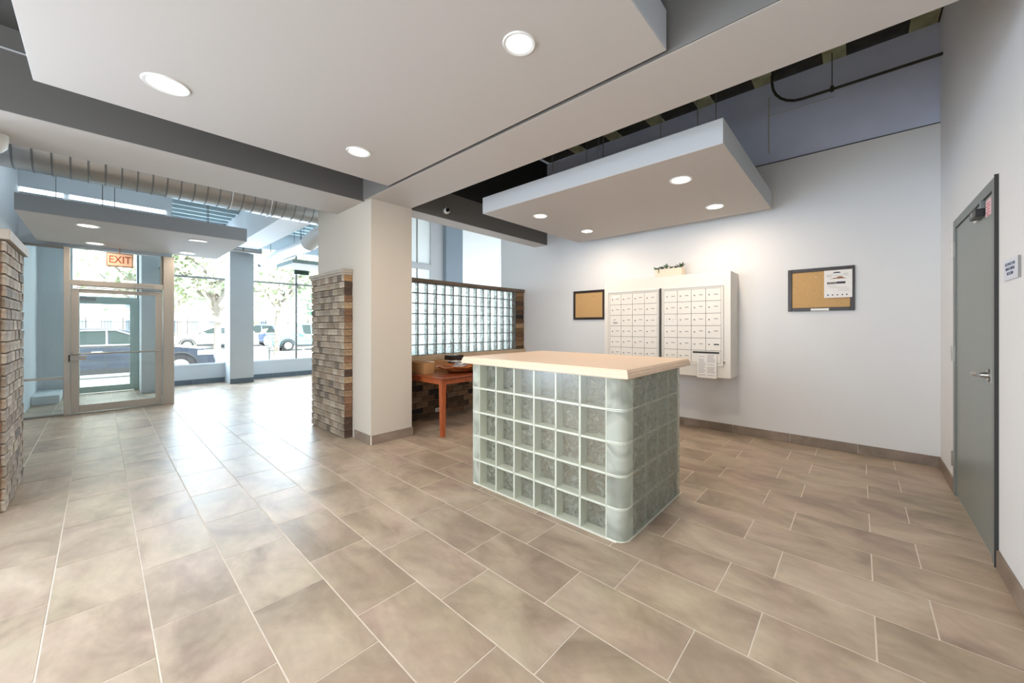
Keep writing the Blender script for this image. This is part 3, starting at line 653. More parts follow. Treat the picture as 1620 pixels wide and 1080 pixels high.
# ------------------------------------------------------------------ mailboxes
xf = 4.712
mbx = thing('mailbox_cabinet', 'cream wall cabinet holding two banks of mailboxes', 'mailbox', (xf, 1.10, .70))
MB().box(xf, XW, 1.10, 2.735, .702, 1.936).build('cabinet_body', M['white_metal'], mbx, bevel=.004)
def lockmesh():
    return MB().cyl((0, 0, 0), (-.005, 0, 0), .0075, n=10).mesh('lock', M['lock'], smooth=True)
lm = lockmesh()
slotm = MB().box(-.0016, 0, -.022, .022, -.0035, .0035).mesh('name_slot', M['ink'])
slotd = MB().box(-.0022, 0, -.028, .028, -.007, .007).mesh('name_slot', M['ink_dark'])
rr = random.Random(11)
def bank(ya, yb, za, zb, cols, rows, name, merge=False):
    # ya is the left (larger y) edge in the picture
    fr = MB(); fo, fi = .028, .0
    fr.box(xf - .012, xf - .001, ya, ya + fo, za - fo, zb + fo).box(xf - .012, xf - .001, yb - fo, yb, za - fo, zb + fo)
    fr.box(xf - .012, xf - .001, yb, ya, za - fo, za).box(xf - .012, xf - .001, yb, ya, zb, zb + fo)
    fr.box(xf - .018, xf - .012, ya + fo - .005, ya + fo, za - fo, zb + fo).box(xf - .018, xf - .012, yb - fo, yb - fo + .005, za - fo, zb + fo)
    fr.box(xf - .018, xf - .012, yb - fo, ya + fo, zb + fo - .005, zb + fo).box(xf - .018, xf - .012, yb - fo, ya + fo, za - fo, za - fo + .005)
    fr.build('bank_frame', M['white_metal_d'], mbx, bevel=.001)
    MB().box(xf - .004, xf, yb, ya, za, zb).build('backing', M['dark_gap'], mbx)
    cw = (ya - yb) / cols; rh = (zb - za) / rows; g = .0022
    dm = MB().box(-.010, -.002, -cw / 2 + g, cw / 2 - g, -rh / 2 + g, rh / 2 - g).mesh('mailbox_door', M['white_metal'])
    for r in range(rows):
        for c in range(cols):
            if merge and r == rows - 1 and c >= cols - 2: continue
            yc = ya - (c + .5) * cw; zc = zb - (r + .5) * rh
            d = place(dm, 'mailbox_door', mbx, (xf, yc, zc))
            sp = (r == 2 and c == 0)
            lk = place(lm, 'lock', d, (xf - .010, yc + (0.012 if sp else .045), zc - .002 + (.012 if sp else 0)))
            if sp and not merge:
                MB().box(xf - .0115, xf - .010, yc - .03, yc + .035, zc - .03, zc - .022).box(xf - .0115, xf - .010, yc - .03, yc + .035, zc - .042, zc - .034).build('printed_label', M['ink'], d)
            elif sp:
                mb = MB()
                for dy, dz in [(.05, .01), (.05, -.02), (-.03, .01), (-.03, -.02), (-.06, .01), (-.06, .05)]: mb.cyl((xf - .010, yc + dy, zc + dz), (xf - .012, yc + dy, zc + dz), .004, n=8)
                mb.build('screw_head', M['lock'], d)
            elif merge and r == 4 and c == cols - 1: place(slotd, 'name_slot', d, (xf - .010, yc - .035, zc), label='black name label')
            else: place(slotm, 'name_slot', d, (xf - .010, yc - .03, zc + rr.uniform(.0, .012)))
            if r == 0 and c == 0 and not merge: MB().box(xf - .0112, xf - .010, yc - .045, yc + .035, zc + .02, zc + .05).build('sticker', M['paper'], d)
    if merge:
        y0_, y1_ = yb, yb + 2 * cw; zc = za + rh / 2
        d = MB().box(xf - .010, xf - .002, y0_ + g, y1_ - g, za + g, za + rh - g).build('parcel_door', M['white_metal'], mbx)
        MB().box(xf - .014, xf - .010, y0_ + .018, y1_ - .02, za + rh - .035, za + rh - .014).build('mail_slot', M['dark_gap'], d, label='dark outgoing mail slot')
bank(2.640, 1.962, .868, 1.745, 4, 6, 'left')
bank(1.868, 1.200, .868, 1.748, 4, 6, 'right', merge=True)
MB().box(xf - .02, xf - .001, 1.908, 1.922, .84, 1.785).build('divider_gap', M['dark_gap'], mbx)
MB().cyl((xf - .018, 1.165, .885), (xf - .026, 1.165, .885), .010, n=10).build('latch', M['lock'], mbx)
nt = thing('printed_notice', 'white printed notice hanging below the mail slot', 'paper', (xf - .02, 1.35, .69))
MB().box(xf - .0225, xf - .0215, 1.243, 1.459, .69, .975).build('sheet', M['paper'], nt)
mb = MB()
for i in range(16):
    z = .955 - i * .0155; 
    for (a, b) in ((1.445, 1.365), (1.345, 1.26)):
        if rr.random() > .15: mb.box(xf - .0232, xf - .0225, b + rr.uniform(0, .02), a, z, z + .004)
mb.build('print_lines', M['ink'], nt)
pl = thing('succulent_planter', 'cream trough of small succulents on the mailbox cabinet', 'planter', (4.84, 1.87, 1.936))
mb = MB().box(4.83, 4.93, 1.692, 2.04, 1.937, 2.05); mb.build('trough', M['stone'], pl, bevel=.004)
MB().box(4.838, 4.922, 1.70, 2.032, 2.05, 2.053).build('soil', M['soil'], pl)
def rosette(x, y, z, r, up, n, seed, m):
    q = random.Random(seed); mb = MB()
    for i in range(n):
        a = 2 * math.pi * i / n + q.uniform(-.2, .2); t_ = q.uniform(.35, 1.0) * up; L_ = r * q.uniform(.8, 1.15)
        dx, dy, dz = math.cos(a) * math.cos(t_), math.sin(a) * math.cos(t_), math.sin(t_)
        px_, py_ = -math.sin(a) * r * .13, math.cos(a) * r * .13
        b0 = Vector((x, y, z)); tip = b0 + Vector((dx, dy, dz)) * L_; md = b0 + Vector((dx, dy, dz)) * L_ * .5
        mb.add([b0, md + Vector((px_, py_, r * .05)), tip, md - Vector((px_, py_, -r * .05)), md - Vector((0, 0, r * .1))], [(0, 1, 2), (0, 2, 3), (0, 4, 1), (1, 4, 2), (2, 4, 3), (3, 4, 0)])
    mb.build('succulent', m, pl)
rosette(4.87, 1.71, 2.055, .075, 1.2, 18, 1, M['leaf'])
rosette(4.87, 1.905, 2.055, .07, 1.5, 14, 2, M['leaf2'])
rosette(4.86, 1.96, 2.055, .05, .9, 16, 3, M['leaf'])
rosette(4.86, 2.03, 2.05, .06, .8, 16, 4, M['leaf2'])
rosette(4.87, 1.84, 2.055, .04, .9, 14, 5, M['leaf'])
rosette(4.87, 1.78, 2.055, .04, .9, 14, 6, M['leaf'])
MB().tube([(4.835, 1.99, 2.05), (4.825, 1.99, 2.04), (4.822, 1.988, 2.0)], [.006, .006, .003], 6).build('trailing_stem', M['leaf'], pl)

# ------------------------------------------------------------------ cork boards
def corkboard(label, y0, y1, z0, z1, fw):
    t = thing('cork_board', label, 'notice board', (XW, (y0 + y1) / 2, (z0 + z1) / 2)); d = .022
    MB().box(XW - .010, XW - .001, y0 + fw, y1 - fw, z0 + fw, z1 - fw).build('cork', M['cork'], t)
    mb = MB().box(XW - d, XW, y0, y0 + fw, z0, z1).box(XW - d, XW, y1 - fw, y1, z0, z1).box(XW - d, XW, y0 + fw, y1 - fw, z0, z0 + fw).box(XW - d, XW, y0 + fw, y1 - fw, z1 - fw, z1)
    mb.build('frame', M['frame_dark'], t, bevel=.003); return t
t = corkboard('small empty cork board left of the mailboxes', 2.925, 3.50, 1.405, 1.865, .036)
for y in (3.13, 3.10): MB().cyl((XW - .010, y, 1.77), (XW - .017, y, 1.77), .004, n=8).build('push_pin', M['ink_dark'], t)
t = corkboard('wide cork board with a notice, right of the mailboxes', .028, .595, 1.465, 1.925, .036)
MB().box(XW - .026, XW - .022, .235, .39, 1.468, 1.492).build('label_plate', M['paper'], t)
MB().cyl((XW - .010, .345, 1.83), (XW - .018, .345, 1.83), .005, n=8).build('push_pin', M['white_plastic'], t)
t = thing('pinned_poster', 'white poster pinned at the right of the wide cork board', 'poster', (XW - .025, .16, 1.74))
MB().box(XW - .0245, XW - .0235, .047, .275, 1.60, 1.888).build('sheet', M['paper'], t)
def bars(name, m, lst):
    mb = MB()
    for (a, b, c, d) in lst: mb.box(XW - .0252, XW - .0245, b, a, c, d)
    mb.build(name, m, t)
bars('heading', M['ink_dark'], [(.20, .14, 1.855, 1.864), (.185, .15, 1.864, 1.868)])
bars('text_lines', M['ink'], [(.255, .20, 1.838, 1.841), (.12, .08, 1.845, 1.848), (.255, .21, 1.824, 1.828), (.20, .08, 1.830, 1.8325), (.25, .17, 1.722, 1.724), (.24, .09, 1.705, 1.707), (.16, .07, 1.69, 1.692), (.16, .07, 1.672, 1.674)])
bars('picture', M['ink_brown'], [(.225, .095, 1.797, 1.801), (.20, .11, 1.801, 1.807), (.17, .12, 1.807, 1.815), (.155, .13, 1.815, 1.819)])
bars('banner', M['ink_dark'], [(.25, .243, 1.742, 1.766), (.243, .10, 1.744, 1.750), (.17, .10, 1.750, 1.766)])
bars('banner_fill', M['ink'], [(.243, .17, 1.750, 1.764)])
bars('icon', M['ink_blue'], [(.25, .236, 1.622, 1.636)])
for q in (.205, .165, .125, .09): bars('icon', M['ink_dark'], [(q + .006, q - .006, 1.623, 1.635)])

# ------------------------------------------------------------------ grey door
d1 = sroot('door_1', 'grey metal door in the right wall', 'door', (3.76, YR, 0))
mb = MB().box(3.165, 3.235, YR - .1, YR + .012, 0, 2.115).box(4.29, 4.36, YR - .1, YR + .012, 0, 2.115).box(3.235, 4.29, YR - .1, YR + .012, 2.052, 2.115)
mb.build('door_frame', M['door_frame'], d1, bevel=.003)
MB().box(3.162, 3.166, YR, YR + .016, 0, 2.12).build('frame_edge', M['dark_gap'], d1)
MB().box(3.240, 4.285, YR - .045, YR + .004, .01, 2.046).build('door_leaf', M['door_grey'], d1, bevel=.002)
MB().box(3.236, 3.240, YR - .045, YR + .004, .01, 2.046).box(3.24, 4.285, YR - .045, YR - .002, 2.046, 2.052).build('door_gap', M['dark_gap'], d1)
for z in (1.835, 1.03, .21):
    h = MB().cyl((4.372, YR + .012, z), (4.372, YR + .012, z + .115), .009, n=10).build('hinge', M['steel'], d1, smooth=True)
    MB().box(4.30, 4.372, YR + .010, YR + .0145, z, z + .115).build('hinge_leaf', M['steel'], h)
h = MB().cyl((3.335, YR + .004, 1.02), (3.335, YR + .012, 1.02), .036, n=24).cyl((3.335, YR + .012, 1.02), (3.335, YR + .04, 1.02), .018, .013, n=16).build('door_handle', M['steel'], d1, smooth=True)
MB().tube([(3.335, YR + .045, 1.02), (3.36, YR + .055, 1.02), (3.42, YR + .055, 1.018), (3.46, YR + .05, 1.017)], [.013, .012, .010, .009], 12).build('lever', M['steel'], h, smooth=True)
MB().box(3.285, 3.292, YR + .004, YR + .008, .98, 1.06).build('strike_plate', M['steel'], d1)
b = thing('door_alarm', 'small black alarm box near the top of the grey door', 'alarm', (3.47, YR + .004, 1.94))
MB().box(3.425, 3.57, YR + .005, YR + .045, 1.955, 2.0).build('alarm_body', M['black_plastic'], b, bevel=.004)
MB().cyl((3.495, YR + .045, 1.978), (3.495, YR + .048, 1.978), .017, n=18).build('button', M['steel'], b)
MB().box(3.57, 3.66, YR + .004, YR + .012, 1.955, 1.985).build('bracket', M['white_plastic'], b)
MB().box(3.43, 3.47, YR + .005, YR + .02, 2.0, 2.045).build('mount', M['door_frame'], b)
s = thing('warning_sticker', 'pink warning sticker beside the black alarm box', 'sticker', (3.35, YR + .005, 1.98))
MB().box(3.29, 3.405, YR + .0045, YR + .0055, 1.935, 2.03).build('sheet', M['pink'], s)
mb = MB()
for z, w in ((2.01, .07), (1.993, .09), (1.975, .06), (1.957, .08), (1.943, .05)): mb.box(3.35 - w / 2, 3.35 + w / 2, YR + .0055, YR + .006, z - .004, z + .002)
mb.build('print_lines', M['red_ink'], s)
s = thing('room_sign', 'elevator machine room sign on the wall right of the grey door', 'sign', (2.915, YR, 1.53))
MB().box(2.80, 3.03, YR, YR + .008, 1.53, 1.632).build('plate', M['sign_plate'], s)
MB().box(2.7975, 2.80, YR, YR + .009, 1.53, 1.632).build('edge_strip', M['alu_d'], s)
for wd, z, hw in (('ELEVATOR', 1.606, .085), ('MACHINE', 1.583, .075), ('ROOM', 1.560, .048)):
    pass
    text(s, wd, .021, (2.925, YR + .0085, z), (R(90), 0, R(180)), M['navy_strip'], ext=.0006, sx=1.55)

# ------------------------------------------------------------------ table and what lies on it
tb = thing('side_table', 'reddish wooden table against the low brick wall', 'table', (2.6, 3.65, 0))
tx0, tx1, ty0, ty1, tz = 2.585, 3.85, 3.635, 4.53, .70
MB().box(tx0, tx1, ty0, ty1, tz - .022, tz).build('tabletop', M['wood_top'], tb, bevel=.006)
MB().box(tx0 + .03, tx1 - .03, ty0 + .035, ty0 + .055, tz - .085, tz - .022).box(tx0 + .03, tx0 + .05, ty0 + .05, ty1 - .05, tz - .085, tz - .022).box(tx1 - .05, tx1 - .03, ty0 + .05, ty1 - .05, tz - .085, tz - .022).box(tx0 + .03, tx1 - .03, ty1 - .055, ty1 - .035, tz - .085, tz - .022).build('apron', M['wood'], tb)
for x in (tx0 + .025, tx1 - .09):
    for y in (ty0 + .03, ty1 - .095):
        q = [(x, y), (x + .065, y), (x + .065, y + .065), (x, y + .065)]; cxm, cym = x + .0325, y + .0325
        vs = [(cxm + (a - cxm) * k, cym + (b_ - cym) * k, z) for z, k in ((0, .72), (tz - .022, 1)) for a, b_ in q]
        MB().add(vs, [(3, 2, 1, 0), (4, 5, 6, 7)] + [(i, (i + 1) % 4, 4 + (i + 1) % 4, 4 + i) for i in range(4)]).build('leg', M['wood'], tb, bevel=.003)
bx = thing('cardboard_box', 'brown cardboard box on the table beside the column', 'box', (2.70, 4.15, tz))
MB().box(2.64, 2.79, 4.08, 4.38, tz + .001, tz + .14).build('carton', M['carton'], bx)
MB().box(2.64, 2.79, 4.38, 4.5, tz + .001, tz + .14).build('carton_flap', M['carton'], bx)
bx = thing('white_box', 'narrow white box between the carton and the wooden tray', 'box', (2.84, 4.2, tz))
MB().box(2.81, 2.87, 4.20, 4.34, tz + .001, tz + .14).build('carton', M['paper'], bx)
bx = thing('dark_box', 'dark brown box behind the wooden tray', 'box', (3.3, 4.35, tz))
MB().box(3.22, 3.42, 4.28, 4.46, tz + .001, tz + .19).build('carton', M['frame_dark'], bx, bevel=.003)
bx = thing('grey_box', 'low grey box between the white box and the dark box', 'box', (3.05, 4.4, tz))
MB().box(2.92, 3.2, 4.34, 4.5, tz + .001, tz + .13).build('carton', M['carton'], bx, bevel=.003)
tr = thing('wooden_tray', 'carved reddish wooden bowl tray on the table', 'tray', (3.15, 3.97, tz))
n = 32; mb = MB(); vs = []
for (rr_, z, wob) in ((.12, .002, 0), (.24, .03, .3), (.36, .085, 1), (.345, .092, 1), (.22, .04, .3), (.10, .014, 0)):
    for i in range(n):
        a = 2 * math.pi * i / n; k = 1 + .05 * wob * math.sin(8 * a)
        vs.append((3.15 + rr_ * k * math.cos(a), 3.97 + rr_ * k * .72 * math.sin(a), tz + z + .008 * wob * math.cos(8 * a)))
fs = [(j * n + i, j * n + (i + 1) % n, (j + 1) * n + (i + 1) % n, (j + 1) * n + i) for j in range(5) for i in range(n)] + [tuple(range(n - 1, -1, -1)), tuple(range(5 * n, 6 * n))]
mb.add(vs, fs); mb.build('bowl', M['tray'], tr, smooth=True)
rp = random.Random(5)
pp = thing('loose_papers', 'crumpled white papers heaped in the wooden tray', 'papers', (3.15, 3.97, tz + .1))
for k in range(4):
    g = 6; x0_, y0_ = 3.15 + rp.uniform(-.14, .06), 3.97 + rp.uniform(-.1, 0.02); a = rp.uniform(-.6, .6); mb = MB(); vs = []
    for i in range(g + 1):
        for j in range(g + 1):
            u, v = (i / g - .5) * .26, (j / g - .5) * .18
            vs.append((x0_ + u * math.cos(a) - v * math.sin(a), y0_ + u * math.sin(a) + v * math.cos(a), tz + .098 + .012 * k + rp.uniform(0, .008) + .02 * math.sin(9 * u + k)))
    mb.add(vs, [(i * (g + 1) + j, (i + 1) * (g + 1) + j, (i + 1) * (g + 1) + j + 1, i * (g + 1) + j + 1) for i in range(g) for j in range(g)])
    o = mb.build('sheet', M['paper'], pp); sm = o.modifiers.new('thickness', 'SOLIDIFY'); sm.thickness = .0015
ol = thing('wall_outlet', 'white electrical outlet low on the brick behind the table', 'outlet', (3.2, YP - .01, .1))
MB().box(3.155, 3.235, YP - .014, YP - .006, .07, .125).build('plate', M['white_plastic'], ol, bevel=.002)
MB().box(3.18, 3.187, YP - .0155, YP - .014, .085, .105).box(3.203, 3.21, YP - .0155, YP - .014, .085, .105).build('socket_slots', M['dark_gap'], ol)

# security camera on the short beam
sc_ = thing('security_camera', 'small white dome camera on the dark short beam', 'camera', (2.94, YB - .01, 2.80))
MB().cyl((2.93, YB + .008, 2.79), (2.93, YB - .03, 2.79), .042, .036, n=24).build('mount', M['rod'], sc_, smooth=True)
mb = MB()
import math as _m
bmx = bmesh.new(); bmesh.ops.create_uvsphere(bmx, u_segments=20, v_segments=12, radius=.040); me = bpy.data.meshes.new('housing'); bmx.to_mesh(me); bmx.free()
for f_ in me.polygons: f_.use_smooth = True
me.materials.append(M['white_plastic']); hs_ = place(me, 'housing', sc_, (2.925, YB - .045, 2.785))
MB().cyl((2.915, YB - .075, 2.785), (2.908, YB - .092, 2.785), .024, n=18).build('lens', M['lens'], sc_)
MB().tube([(2.925, YB - .02, 2.82), (2.922, YB - .03, 2.90), (2.93, YB + .005, 2.96), (2.93, YB + .005, 3.04)], .004, 6).build('cable', M['rod'], sc_)

# ------------------------------------------------------------------ entrance hall
YG = 8.75
struct('ceiling_hall', MB().box(-.9, 4.5, 4.92, 9.75, 3.7, 3.78), M['hallceil'], 'pale ceiling of the entrance hall', 'ceiling')
mb = MB()
for y in (9.95, 10.3, 10.65, 11.0): mb.box(-.9, 4.5, y - .03, y + .03, 3.66, 4.0)
struct('hall_joists', mb, M['hallceil'], 'pale joists above the street windows', 'joist')
struct('hall_bay', MB().box(-.9, 4.5, 9.75, 11.3, 4.0, 4.05), M['green_dark'], 'dark green bay above the pale joists', 'ceiling')
struct('hall_beam', MB().box(1.93, 2.38, 5.55, 11.2, 3.06, 3.7), M['hall'], 'white beam from the beige column to the street pilaster', 'beam')
# wall band over the entrance glazing
mb = MB(); band = [(-.74, .80, 2.46, 3.7)]
for a, b_, c, d in band: mb.box(a, b_, YG + .02, YG + .12, c, d)
struct('wall_entrance_band', mb, M['bluegrey'], 'blue grey wall band above the entrance door', 'wall')
for i, (a, b_) in enumerate(((-.725, -.35), (-.29, .72))):
    w = thing('linear_lamp', ['short', 'long'][i] + ' white linear lamp above the entrance door', 'lamp', (a, YG, 3.165))
    MB().box(a, b_, YG - .005, YG + .02, 3.160, 3.168).box(a, b_, YG - .005, YG + .02, 3.232, 3.240).box(a, b_, YG - .004, YG + .02, 3.198, 3.202).build('housing', M['alu_w'], w)
    MB().box(a, b_, YG, YG + .015, 3.168, 3.198).box(a, b_, YG, YG + .015, 3.202, 3.232).build('lamp_tube', M['tube'], w)
# sidelight window
w = sroot('window_1', 'tall glass sidelight left of the entrance door', 'window', (-.72, YG, 0))
MB().box(-.74, -.705, YG - .03, YG + .04, 0, 2.46).build('stile', M['alu_w'], w)
MB().box(-.705, -.345, YG - .03, YG + .03, .535, .565).build('transom_bar', M['alu'], w)
MB().box(-.705, -.345, YG - .03, YG + .03, 0, .03).build('sill', M['alu_d'], w)
MB().box(-.705, -.345, YG - .03, YG + .03, 2.43, 2.46).build('head', M['alu_d'], w)
MB().box(-.705, -.345, YG - .004, YG + .004, .565, 2.43).build('glass_pane', M['glass'], w)
MB().box(-.705, -.345, YG - .004, YG + .004, .03, .535).build('glass_pane', M['glass'], w)
# entrance door
d = sroot('door_2', 'aluminium framed glass entrance door', 'door', (.2, YG, 0))
MB().box(-.345, -.285, YG - .05, YG + .05, 0, 2.46).box(-.285, .69, YG - .05, YG + .05, 1.905, 1.985).build('door_frame', M['alu'], d, bevel=.003)
MB().box(.69, .82, YG - .06, YG + .08, 0, 2.46).build('mullion_post', M['alu'], d, bevel=.004)
MB().box(.66, .69, YG - .03, YG + .03, 1.985, 2.46).build('transom_stile', M['alu_d'], d)
MB().box(-.285, .66, YG - .004, YG + .004, 1.985, 2.45).build('transom_glass', M['glass'], d)
lf = MB().box(-.28, -.20, YG - .03, YG + .03, .02, 1.86).box(.60, .675, YG - .03, YG + .03, .02, 1.86).box(-.20, .60, YG - .03, YG + .03, .02, .13).box(-.20, .60, YG - .03, YG + .03, 1.80, 1.86).build('door_leaf', M['alu'], d, bevel=.003)
MB().box(-.20, .60, YG - .005, YG + .005, .13, 1.80).build('glass_pane', M['glass'], lf)
MB().cyl((-.26, YG - .08, .895), (.655, YG - .08, .895), .011, n=12).box(-.265, -.245, YG - .08, YG - .03, .88, .91).box(.64, .66, YG - .08, YG - .03, .88, .91).build('push_bar', M['steel'], lf, smooth=True)
MB().box(-.285, -.13, YG - .07, YG - .03, .80, .865).build('lock_case', M['steel'], lf)
MB().box(-.30, -.285, YG - .075, YG - .03, .785, .88).build('lock_edge', M['dark_gap'], lf)
MB().box(.36, .575, YG - .10, YG - .045, 1.90, 1.955).build('door_closer', M['steel'], d, bevel=.004)
MB().tube([(.45, YG - .11, 1.895), (.3, YG - .16, 1.885), (.1, YG - .06, 1.90), (-.22, YG - .06, 1.905)], .009, 6).build('closer_arm', M['alu_d'], d)
MB().box(-.28, .68, YG - .055, YG - .05, 1.868, 1.880).build('shadow_gap', M['alu_d'], d)
MB().box(-.30, .70, YG - .09, YG + .05, 0.0005, .012).build('threshold', M['steel'], d)
# exit sign
ex = thing('exit_sign', 'lit exit sign hanging above the entrance door', 'sign', (.2, 8.6, 2.3))
MB().box(.062, .345, 8.60, 8.65, 2.215, 2.425).build('sign_frame', M['sign_frame'], ex, bevel=.004)
MB().box(.078, .329, 8.596, 8.60, 2.232, 2.408).build('lit_face', M['sign_face'], ex)
text(ex, 'EXIT', .155, (.203, 8.594, 2.318), (R(90), 0, 0), M['sign_letter'], ext=.001, sx=.74)
MB().cyl((.2, 8.625, 2.425), (.2, 8.625, 2.5), .008, n=8).build('stem', M['sign_frame'], ex)
# vestibule far side: facade
YF = 11.25
fw_ = MB().box(-.9, -.34, YF, YF + .2, 0, 4.1).box(-.34, 4.5, YF, YF + .2, 3.25, 4.1).box(.80, 4.5, YF, YF + .2, 0, .42).box(.50, .80, YF, YF + .2, 0, 3.25).box(4.45, 4.6, 8.6, YF + .2, 0, 4.1)
struct('wall_front', fw_, M['bluegrey'], 'pale blue street wall around the shop windows', 'wall')
mb = MB().box(4.5, 9.2, 8.6, 8.75, 0, .3).box(4.5, 4.75, 8.6, 8.75, .3, 4.5).box(5.78, 6.16, 8.6, 8.75, .3, 4.5).box(4.75, 5.78, 8.6, 8.75, 2.80, 2.93).box(9.0, 9.2, 8.6, 8.75, .3, 4.5)
struct('wall_shaded_front', mb, M['hall'], 'white window wall seen over the glass block partition', 'wall')
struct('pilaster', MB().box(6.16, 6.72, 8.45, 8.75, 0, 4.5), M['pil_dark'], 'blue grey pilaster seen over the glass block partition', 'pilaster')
for i, (a, b_, c, d_, lb) in enumerate([(4.75, 5.78, 2.93, 4.5, 'high shaded window with a thin mullion left of the blue grey pilaster'), (4.75, 5.78, .3, 2.80, 'lower shaded window left of the blue grey pilaster'), (6.72, 9.0, .3, 4.5, 'wide shaded window right of the blue grey pilaster')]):
    w = sroot('window_%d' % (6 + i), lb, 'window', (a, 8.6, c))
    MB().box(a, b_, 8.66, 8.664, c, d_).build('roller_shade', M['shade'], w)
    if i < 2: MB().box(5.375, 5.395, 8.63, 8.66, c, d_).build('mullion', M['alu_d'], w)
    MB().box(a, b_, 8.63, 8.66, c, c + .03).build('sill', M['hall'], w)
struct('wall_hall_right', MB().box(9.05, 9.2, 5.2, 8.6, 0, 4.5).box(XW + .15, 9.2, 5.06, 5.2, 0, 4.5), M['hall'], 'white side walls of the far hall', 'wall')
for nm, lb, x0_, x1_, yf_ in (('street_pilaster', 'pale blue pilaster between the two street windows', 1.92, 2.36, 10.70), ('entrance_pilaster', 'pale blue pilaster beside the outer glass door', .53, .80, 10.5)):
    struct(nm, MB().box(x0_, x1_, yf_, YF + .01, 0, 3.25 if 'street' not in nm else 3.1), M['hallcol'], lb, 'pilaster')
baseboard('baseboard_front', 'grey tile skirting below the street windows', [(.82, YF, 1.92, YF, 0, -1), (2.36, YF, 4.45, YF, 0, -1), (1.92, 10.70, 2.36, 10.70, 0, -1)], h=.11, m=mat('hall_base_tile', srgb(104, 116, 126), .5, var=.1))
def shop_window(nm, lb, x0_, x1_, mulls):
    w = sroot(nm, lb, 'window', (x0_, YF, .42))
    MB().box(x0_, x1_, YF - .02, YF + .05, .42, .455).build('sill', M['alu_w'], w)
    MB().box(x0_, x1_, YF, YF + .05, 2.385, 2.425).build('transom_bar', M['alu_d'], w)
    for m_ in mulls: MB().box(m_ - .02, m_ + .02, YF, YF + .05, .455, 3.25).build('mullion', M['alu_d'], w)
    xs = [x0_] + mulls + [x1_]
    for a, b_ in zip(xs[:-1], xs[1:]):
        MB().box(a, b_, YF + .02, YF + .028, .455, 2.385).build('glass_pane', M['glass'], w)
        MB().box(a, b_, YF + .02, YF + .028, 2.425, 3.25).build('glass_pane', M['glass'], w)
shop_window('window_2', 'street window between the entrance post and the pale blue pilaster', .80, 1.92, [])
shop_window('window_3', 'street window right of the pale blue pilaster', 2.36, 4.45, [3.41])
# outer door
d = sroot('door_3', 'outer glass door with grey green frame', 'door', (.1, YF, 0))
MB().box(-.40, -.31, YF - .03, YF + .04, 0, 1.88).box(.46, .53, YF - .03, YF + .04, 0, 1.88).box(-.31, .46, YF - .03, YF + .04, 1.80, 1.88).build('door_frame', M['green_frame'], d, bevel=.003)
lf = MB().box(-.31, -.25, YF - .02, YF + .03, .01, 1.80).box(.40, .46, YF - .02, YF + .03, .01, 1.80).box(-.25, .40, YF - .02, YF + .03, .01, .13).box(-.25, .40, YF - .02, YF + .03, 1.74, 1.80).build('door_leaf', M['green_frame'], d)
MB().box(-.25, .40, YF, YF + .006, .13, 1.74).build('glass_pane', M['glass'], lf)
MB().cyl((-.28, YF - .06, .90), (.43, YF - .06, .90), .012, n=10).build('push_bar', M['steel'], lf)
MB().box(-.27, -.05, YF - .06, YF - .02, 1.80, 1.85).build('door_closer', M['alu_d'], d)
MB().box(-.34, .53, YF, YF + .006, 1.88, 3.25).build('transom_glass', M['glass'], d)
# vestibule side glass
w = sroot('window_vestibule', 'glass side of the entrance vestibule', 'window', (.78, YG, 0))
MB().box(.765, .795, 9.5, 9.53, 0, 2.46).box(.765, .795, YG + .08, 10.5, 0, .04).box(.765, .795, YG + .08, 10.5, 2.43, 2.46).build('frame', M['alu_d'], w)
MB().box(.777, .783, YG + .08, 10.5, .04, 2.43).build('glass_pane', M['glass'], w)
w['category'] = 'window'
# low step by the hall side wall
struct('hall_step', MB().box(-.735, -.45, 10.2, 11.2, 0, .14), M['bluegrey'], 'low pale step behind the sidelight glass', 'step')

# ducts
dt = thing('spiral_duct', 'large galvanised spiral duct running across the hall', 'duct', (1.9, 5.9, 3.0))
rad = .235; pts = []
prof = []
x = -1.2
mb = MB(); nn = 28; vs = []; ringx = []
while x < 2.3:
    for dx, rr_ in ((0, rad), (.004, rad + .007), (.010, rad + .007), (.014, rad)): ringx.append((x + dx, rr_))
    x += .112
for (xx, rr_) in ringx:
    for k in range(nn):
        a = 2 * math.pi * k / nn; vs.append((xx, 5.9 + rr_ * math.cos(a), 3.0 + rr_ * math.sin(a)))
fs = [(i * nn + k, i * nn + (k + 1) % nn, (i + 1) * nn + (k + 1) % nn, (i + 1) * nn + k) for i in range(len(ringx) - 1) for k in range(nn)]
mb.add(vs, fs)
mb.m = [0 if (i // nn) % 4 == 3 else 1 for i in range(len(fs))]
mb.build('duct_tube', [M['galv'], M['galv_seam']], dt, smooth=True)
for xx in (1.05, 1.45):
    mb = MB(); mb.tube([(xx, 5.9 + (rad + .012) * math.cos(a), 3.0 + (rad + .012) * math.sin(a)) for a in [2 * math.pi * i / 24 for i in range(25)]], .006, 6)
    mb.build('hanger_strap', M['galv_w'], dt); 
rods(dt, [(1.05, 5.9), (-.4, 5.9)], 3.24, 3.7)
dt = thing('hall_duct', 'slim white duct running towards the street windows', 'duct', (2.62, 7.6, 2.86))
MB().cyl((2.62, 7.9, 2.87), (2.62, 11.0, 2.87), .125, n=24).build('duct_tube', M['galv_w'], dt, smooth=True)
mb = MB(); ringp = []
N = 40
for i in range(N + 1):
    f_ = i / N; y = 7.95 - 1.1 * f_; xx = 2.62 + .10 * f_ ** 2; z = 2.87 + .13 * math.sin(f_ * 2.2)
    ringp.append(((xx, y, z), .135 + (.010 if i % 2 else -.006)))
mb.tube([q[0] for q in ringp], [q[1] for q in ringp], 20); mb.build('flexible_section', M['galv_w'], dt, smooth=True)
